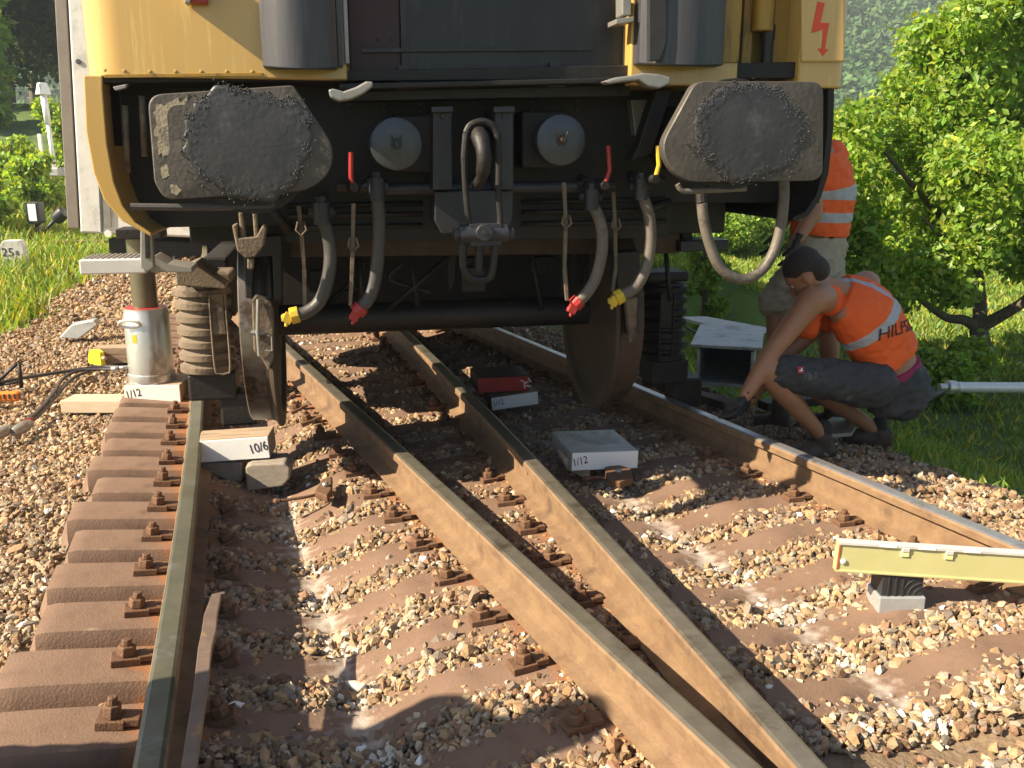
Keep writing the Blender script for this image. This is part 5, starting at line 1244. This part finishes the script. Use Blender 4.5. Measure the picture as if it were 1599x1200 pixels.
for x, y, r in sil:
    for q in range(3):
        dy = rng.uniform(-1.2, 1.5); p = PY(x+rng.uniform(-18,18), y+rng.uniform(-18,18), Yt_+dy); rr = r/FPX*Yt_*rng.uniform(.55,.8); cl.append((np.array(p), (rr, rr, rr*.8)))
pear = tree('pear_tree', tb, cl, 76000, .088, limbs, M['leaf'], 'broad leafy fruit tree with forked trunk on the meadow at right', seed=5, yl=.08)
# shrubs on the right
def shrub(px, py, Y, r, n, ls, label, mleaf=M['leaf_dark'], seed=1, grp=None, zs=.8, yl=.05):
    rng = np.random.RandomState(seed); c = PY(px, py, Y); g = float(zG(c.x, c.y)); b = Vector((c.x, c.y, g)); hh = max(.3, (c.z-g))
    cls = clumps_in((c.x, c.y, g+hh*.9), (r, r*.8, hh*.75), 16, r*.42, rng); lm = [([b, b+Vector((rng.uniform(-.2,.2)*r, 0, hh*.8)), b+Vector((rng.uniform(-.6,.6)*r, 0, hh*1.5))], [.03,.02,.008]) for _ in range(4)]
    return tree('shrub', b, cls, n, ls, lm, mleaf, label, 'shrub', grp, seed, yl)
shrub(1462, 570, 9.6, .5, 4000, .08, 'low dark green bush between the vest and the tree trunk', M['leaf'], 3, None, yl=.0)
shrub(1102, 445, 11.5, .33, 3500, .07, 'dark leafy bush seen through the hanging hose loop', M['leaf'], 4, yl=.0)
shrub(1080, 345, 24, 1.2, 6000, .12, 'leafy shrub behind the meadow left of the hose loop', M['leaf'], 5)
shrub(1165, 342, 25, 1.2, 6000, .12, 'leafy shrub behind the meadow inside the hose loop', M['leaf'], 6)
shrub(1245, 338, 26, 1.5, 6000, .13, 'leafy shrub behind the standing worker', M['leaf'], 7)
shrub(1325, 325, 27, 2.0, 6000, .16, 'large shrub behind the fruit tree crown', M['leaf'], 8)
# shrubs and bank plants on the left
for k, (px, py, Y, r, lab) in enumerate(((6,246,21,.6,'yellow-green bush left of the white lamp post'), (58,278,20,.45,'small bright bush at the foot of the white lamp post'), (105,215,26,.8,'low bush behind the white lamp post'), (-45,290,17,.7,'bright green bush at the left border'))):
    shrub(px, py, Y, r, 5000, .13, lab, M['leaf'], 20+k, 'bushes on the left bank', yl=.25)
# dark wood on the left
for k, (px, Y, hgt, r) in enumerate(((-90,42,11,4.2),(20,46,14,4.5),(110,44,13,4.0),(190,50,14,4.5),(60,56,17,5.0),(-30,36,9,2.4))):
    rng = np.random.RandomState(40+k); g = PY(px, 200, Y); z = float(zG(g.x, Y)); b = Vector((g.x, Y, z)); c = b+Vector((0,0,hgt*.5))
    cls = clumps_in(tuple(c), (r*.8, r*.8, hgt*.42), 30, r*.38, rng); lm = [([b, b+Vector((.1,0,hgt*.4)), b+Vector((-.2,0,hgt*.8))], [.3,.22,.08])] + [([b+Vector((0,0,hgt*.3)), b+Vector((r*math.cos(q)*.5,r*math.sin(q)*.5,hgt*.5))], [.1,.04]) for q in (0,2,4)]
    labs = ['dark tree at the left border of the wood', 'tall dark tree above the yellow-green bush', 'dark tree right above the white lamp post', 'dark tree hidden partly behind the white coach', 'tallest dark tree in the back of the wood', 'sunlit leafy tree at the top left corner']
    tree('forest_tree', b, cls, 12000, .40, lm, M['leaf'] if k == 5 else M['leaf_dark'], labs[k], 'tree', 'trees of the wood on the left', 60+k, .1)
# ---------------- wooded hill far right
def hillz(x, y):
    x = np.asarray(x, float); y = np.asarray(y, float); return -2 + 88*sstep(130, 400, y + .08*x)*np.maximum(sstep(-200, 40, x), sstep(-20, -110, x)) + 3*np.sin(x*.021+1)*np.cos(y*.017)
xs = np.linspace(-400, 500, 90); ys = np.linspace(110, 480, 60); XX, YY = np.meshgrid(xs, ys); V = np.stack([XX, YY, hillz(XX, YY)], -1).reshape(-1,3)
ii = np.arange(90*60).reshape(60,90); F = np.stack([ii[:-1,:-1], ii[:-1,1:], ii[1:,1:], ii[1:,:-1]], -1).reshape(-1,4)
hill = np_mesh('hill', V, F, mat('wooded_hill', (.02,.04,.014), (.035,.06,.02), .05, .95), smooth=True); tag(hill, 'steep green wooded hillside rising in the far right', kind='structure')
rng = np.random.RandomState(77); VV, FF, CC, off = [], [], [], 0; n = 0
sw = IV
while n < 4600:
    y = rng.uniform(150, 400); x = rng.uniform(.24, .60)*y
    if n > 3600: x = -rng.uniform(.42, .66)*y
    c = np.array([x, y, float(hillz(x, y))+2.0]); r = rng.uniform(1.8, 3.8)
    m_ = 64; d = rng.normal(size=(m_,3)); d /= np.linalg.norm(d,axis=1)[:,None]; d[:,2] = np.abs(d[:,2])*1.0
    P = c + d*np.array([r, r, r*1.15])*rng.uniform(.8,1.05,(m_,1)); v, f = leaves_np(P, r*.5, rng, .5, d*1.5)
    VV.append(v); FF.append(f+off); off += len(v); t = rng.uniform(.6,1.3); CC.append(np.repeat(rng.uniform(.8,1.2,(m_,1))*np.array([[t*rng.uniform(.85,1.2), t, t*.9]]), 4, 0)); n += 1
tag(np_mesh('far_forest', np.concatenate(VV), np.concatenate(FF), M['leaf_far'], np.concatenate(CC)), 'hazy green forest covering the far hillside', kind='stuff')
# tiny house at the foot of the hill
hp = PY(1318, 166, 130); hs = empty('house', (hp.x, 130, hp.z-3.0), .3, 'tiny pale house with red roof at the foot of the hill', 'house'); hs.scale = (.5,.5,.5)
m = MB(); m.box((0,0,1.6), (5,4,3.2)); m.build('wall', M['paper'], hs, bev=.05)
m = MB(); m.prism([(-2.8,-2.3,3.2),(2.8,-2.3,3.2),(0,-2.3,5.2)], (0,4.6,0)); m.build('roof', mat('red_roof_tile', (.30,.15,.11), (.34,.18,.13), 4, .8), hs, bev=.03)
m = MB(); m.box((1.2,-2.01,1.8), (.9,.06,1.2)); m.build('window', M['dark_panel'], hs); m = MB(); m.box((-1.2,-2.01,1.8), (.9,.06,1.2)); m.build('window', M['dark_panel'], hs)
# ---------------- white coach further back on the left
c0 = PY(121, 364, 13.0); th = R_(8); cd = empty('coach', (c0.x, 13.0, float(zG(c0.x+1.3, 13.5))), th, 'white coach with dark corner strip standing behind the yellow rail car', 'coach')
cd.rotation_euler = (0, R_(3.2), th); zb0 = c0.z - cd.location.z; CW, CHh, CL = 2.9, 3.6, 12.0
m = MB(); m.box((CW/2,CL/2,zb0+CHh/2), (CW,CL,CHh)); m.build('body', M['paper'], cd, bev=.03)
m = MB(); m.box((-.085,.25,zb0+CHh/2+.03), (.15,.5,CHh-.06)); m.build('corner_strip', mat('grey_brown_strip', (.20,.17,.15), (.25,.22,.2), 4, .6), cd, bev=.01)
m = MB(); m.box((.30,-.012,zb0+CHh/2-.02), (.03,.02,CHh-.1)); m.build('panel_seam', M['dark_panel'], cd)
m = MB(); m.box((.38,-.012,zb0+CHh/2), (.09,.02,CHh-.2)); m.build('panel_strip', M['alu_dull'], cd)
lz = PY(127, 95, 13.0).z - cd.location.z
m = MB(); m.lathe([(0,.035),(.012,.035),(.014,.02)], (.10,-.004,lz), (0,-1,0), 14); m.build('door_lock', M['dark_panel'], cd)
m = MB(); m.lathe([(0,.05),(.02,.05)], (.38,-.01,zb0+.01), (0,-1,0), 12); m.build('marker_light', M['white'], cd)
m = MB(); m.box((CW/2,CL/2,zb0*.6), (CW*.8,CL*.95,zb0*.5)); m.build('underframe', M['grime'], cd, bev=.02)
for yy in (1.5, 3.6, 8.4, 10.5):
    for xx in (.65, CW-.65):
        m = MB(); m.lathe([(0,.42),(.03,.42),(.04,.39),(.13,.38),(.13,.3),(.1,.1),(.14,.1)], (xx,yy,.42), (1 if xx > 1 else -1,0,0), 28); m.build('wheel', M['wheel'], cd)
for k in range(4):
    m = MB(); m.box((-.004,2.2+2.4*k,zb0+2.1), (.02,1.5,.9)); m.build('window', M['dark_panel'], cd, bev=.01)
beam(G(82,388,-.28), G(235,384,-.28), .16, .12, M['grime_brown'], 'steel_beam', 'brown steel beam lying on the ballast below the white coach', 'beam')
# ---------------- lamp post, point lantern, kilometre stone
lb_ = PY(85, 262, 23.0); e = empty('lamp_post', (lb_.x, 23.0, lb_.z), 0, 'slim white lamp post with a flat-topped shade on the left bank', 'lamp post')
hp_ = PY(80,148,23.0).z-lb_.z; k = 23.0/FPX
m = MB(); m.tube([(0,0,0),(-.03,0,hp_*.6)], .05, 10); m.tube([(-.03,0,hp_*.6),(-.06,0,hp_)], .075, 10); m.build('post', M['white'], e)
m = MB(); m.lathe([(0,.19),(.03,.19),(.24,.13),(.27,.12)], (-.06,0,hp_), (0,0,1), 4, smooth=False); s_ = m.build('shade', M['white'], e, bev=.01)
m = MB(); m.box((-.06,-.14,hp_+.13), (.05,.02,.2)); m.build('shade_rib', M['alu_dull'], s_)
m = MB(); m.box((0,-.1,-.1), (.45,.4,.2)); m.build('base_box', M['galv'], e, bev=.02)
m = MB(); m.box((0,0,0), (.09,.05,.9)); o = m.build('marker_post', M['paper'], None, bev=.01); o.location = PY(65,240,22.5); tag(o, 'short pale marker post left of the white lamp post', 'post')
lz_ = G(57, 384, -.32); lz_.z = float(zG(lz_.x, lz_.y)); e = empty('point_lantern', lz_, 0, 'black point lantern with white plate beside the kilometre stone', 'signal lantern'); k = lz_.y/FPX
z1, z2 = PY(57,350,lz_.y).z-lz_.z, PY(57,316,lz_.y).z-lz_.z; ww = 10.5*k
m = MB(); m.prism([(-ww,0,z1+.03),(-ww*.6,0,z1),(ww*.6,0,z1),(ww,0,z1+.03),(ww,0,z2),(-ww,0,z2)], (0,.22,0)); m.build('housing', M['black_paint'], e, bev=.01)
m = MB(); m.box((0,-.006,(z1+z2)/2+.01), (ww*1.15,.012,(z2-z1)*.78)); m.build('plate', M['white'], e, bev=.002)
m = MB(); m.tube([(.02,.1,0),(.02,.1,z1+.02)], .055, 10); m.build('post', M['black_paint'], e)
m = MB(); m.tube([(.05,.1,.12),(.42,.0,.42)], .03, 8); lv_ = m.build('lever', M['black_paint'], e)
m = MB(); m.lathe([(0,.10),(.06,.12),(.22,.12),(.24,.08)], (.40,.0,.40), (.78,0,.6), 16); m.build('counterweight', M['blue_black'], lv_)
st = G(22, 418, -.33); st.z = float(zG(st.x, st.y)); e = empty('kilometre_stone', st, R_(8), 'pale concrete kilometre stone numbered 25 at the left border', 'stone'); k = st.y/FPX
hs_ = PY(22,376,st.y).z-st.z; ws = 17*k
m = MB(); m.prism([(a*ws, 0, b*hs_) for a, b in rnd([(-1,0),(1.05,0),(.98,.86),(.7,1),(-.7,1),(-.95,.86)], .12, 3)], (0,.18,0)); s_ = m.build('stone', M['stone_marker'], e, bev=.008)
lettering('25', hs_*.42, s_, (-.38*ws,-.003,hs_*.58), (math.pi/2,0,0)); lettering('8', hs_*.24, s_, (.42*ws,-.003,hs_*.56), (math.pi/2,0,0))
# ---------------- grass
def grass(n, xr, yr, hmin, hmax, seed, dens=None):
    rng = np.random.RandomState(seed); k = n*6
    y = yr[0] + (yr[1]-yr[0])*rng.rand(k)**1.3; x = rng.uniform(xr[0], xr[1], k)
    ok = ~((np.interp(y, _ty, _le)+.1 < x) & (x < np.interp(y, _ty, _re)-.1)) & (np.abs(x) < y*.62+1.0)
    ok &= ~((np.sin(x*2.3+seed)*np.sin(y*1.9+x*.7) < -.35) & (rng.rand(k) < .6))
    P = np.stack([x, y], -1)[ok][:n]
    z = zG(P[:,0], P[:,1]); n = len(P); h = rng.uniform(hmin, hmax, n)*(1+.5*(P[:,1]/12)); a = rng.uniform(0, 6.28, n); w_ = .004 + .0011*P[:,1]
    dx, dy = np.cos(a), np.sin(a); lean = rng.normal(0,.45,(n,2))*h[:,None]
    b = np.stack([P[:,0], P[:,1], z-.02], -1); t = b + np.stack([lean[:,0], lean[:,1], h], -1); md = (b+t)/2 + np.stack([0*h,0*h,h*.12], -1)
    s = np.stack([dx*w_, dy*w_, 0*w_], -1)
    V = np.stack([b-s, b+s, md+s*.8, t, md-s*.8], 1).reshape(-1,3); F4 = np.arange(n)[:,None]*5
    F = np.concatenate([F4+np.array([[0,1,2,4]]), F4+np.array([[4,2,3,3]])])
    F = np.concatenate([np.concatenate([F4+np.array([[0,1,2]]), F4+np.array([[0,2,4]]), F4+np.array([[4,2,3]])])])
    c = rng.uniform(.6,1.35,(n,1))*np.ones((n,3)); c[:,0] *= rng.uniform(.8,1.5,n); dry = rng.rand(n) < .12; c[dry] *= np.array([2.2,1.4,1.2])
    return V, F, np.repeat(c, 5, 0)
for nm, n, xr, yr, a, b, sd_, lab in (('grass', 55000, (1.5,16), (3.8,30), .03, .10, 1, 'green meadow grass right of the tracks'), ('grass', 45000, (-18,-2.2), (5.5,30), .05, .20, 2, 'bright green grass left of the tracks')):
    V, F, c = grass(n, xr, yr, a, b, sd_); tag(np_mesh(nm, V, F, M['grass'], c), lab, kind='stuff')

# ---------------- summer haze
hz = MB(); hz.box((50, 220, 48.5), (960, 620, 103)); ho = hz.build('haze', []); tag(ho, 'thin blue summer haze over the valley', kind='stuff')
hm = bpy.data.materials.new('haze_air'); hm.use_nodes = True; t = hm.node_tree; t.nodes.remove(t.nodes['Principled BSDF'])
pv = t.nodes.new('ShaderNodeVolumePrincipled'); pv.inputs['Density'].default_value = .0010; pv.inputs['Color'].default_value = (.78,.88,1.0,1); pv.inputs['Anisotropy'].default_value = .2
t.links.new(pv.outputs[0], t.nodes['Material Output'].inputs['Volume']); ho.data.materials.append(hm)
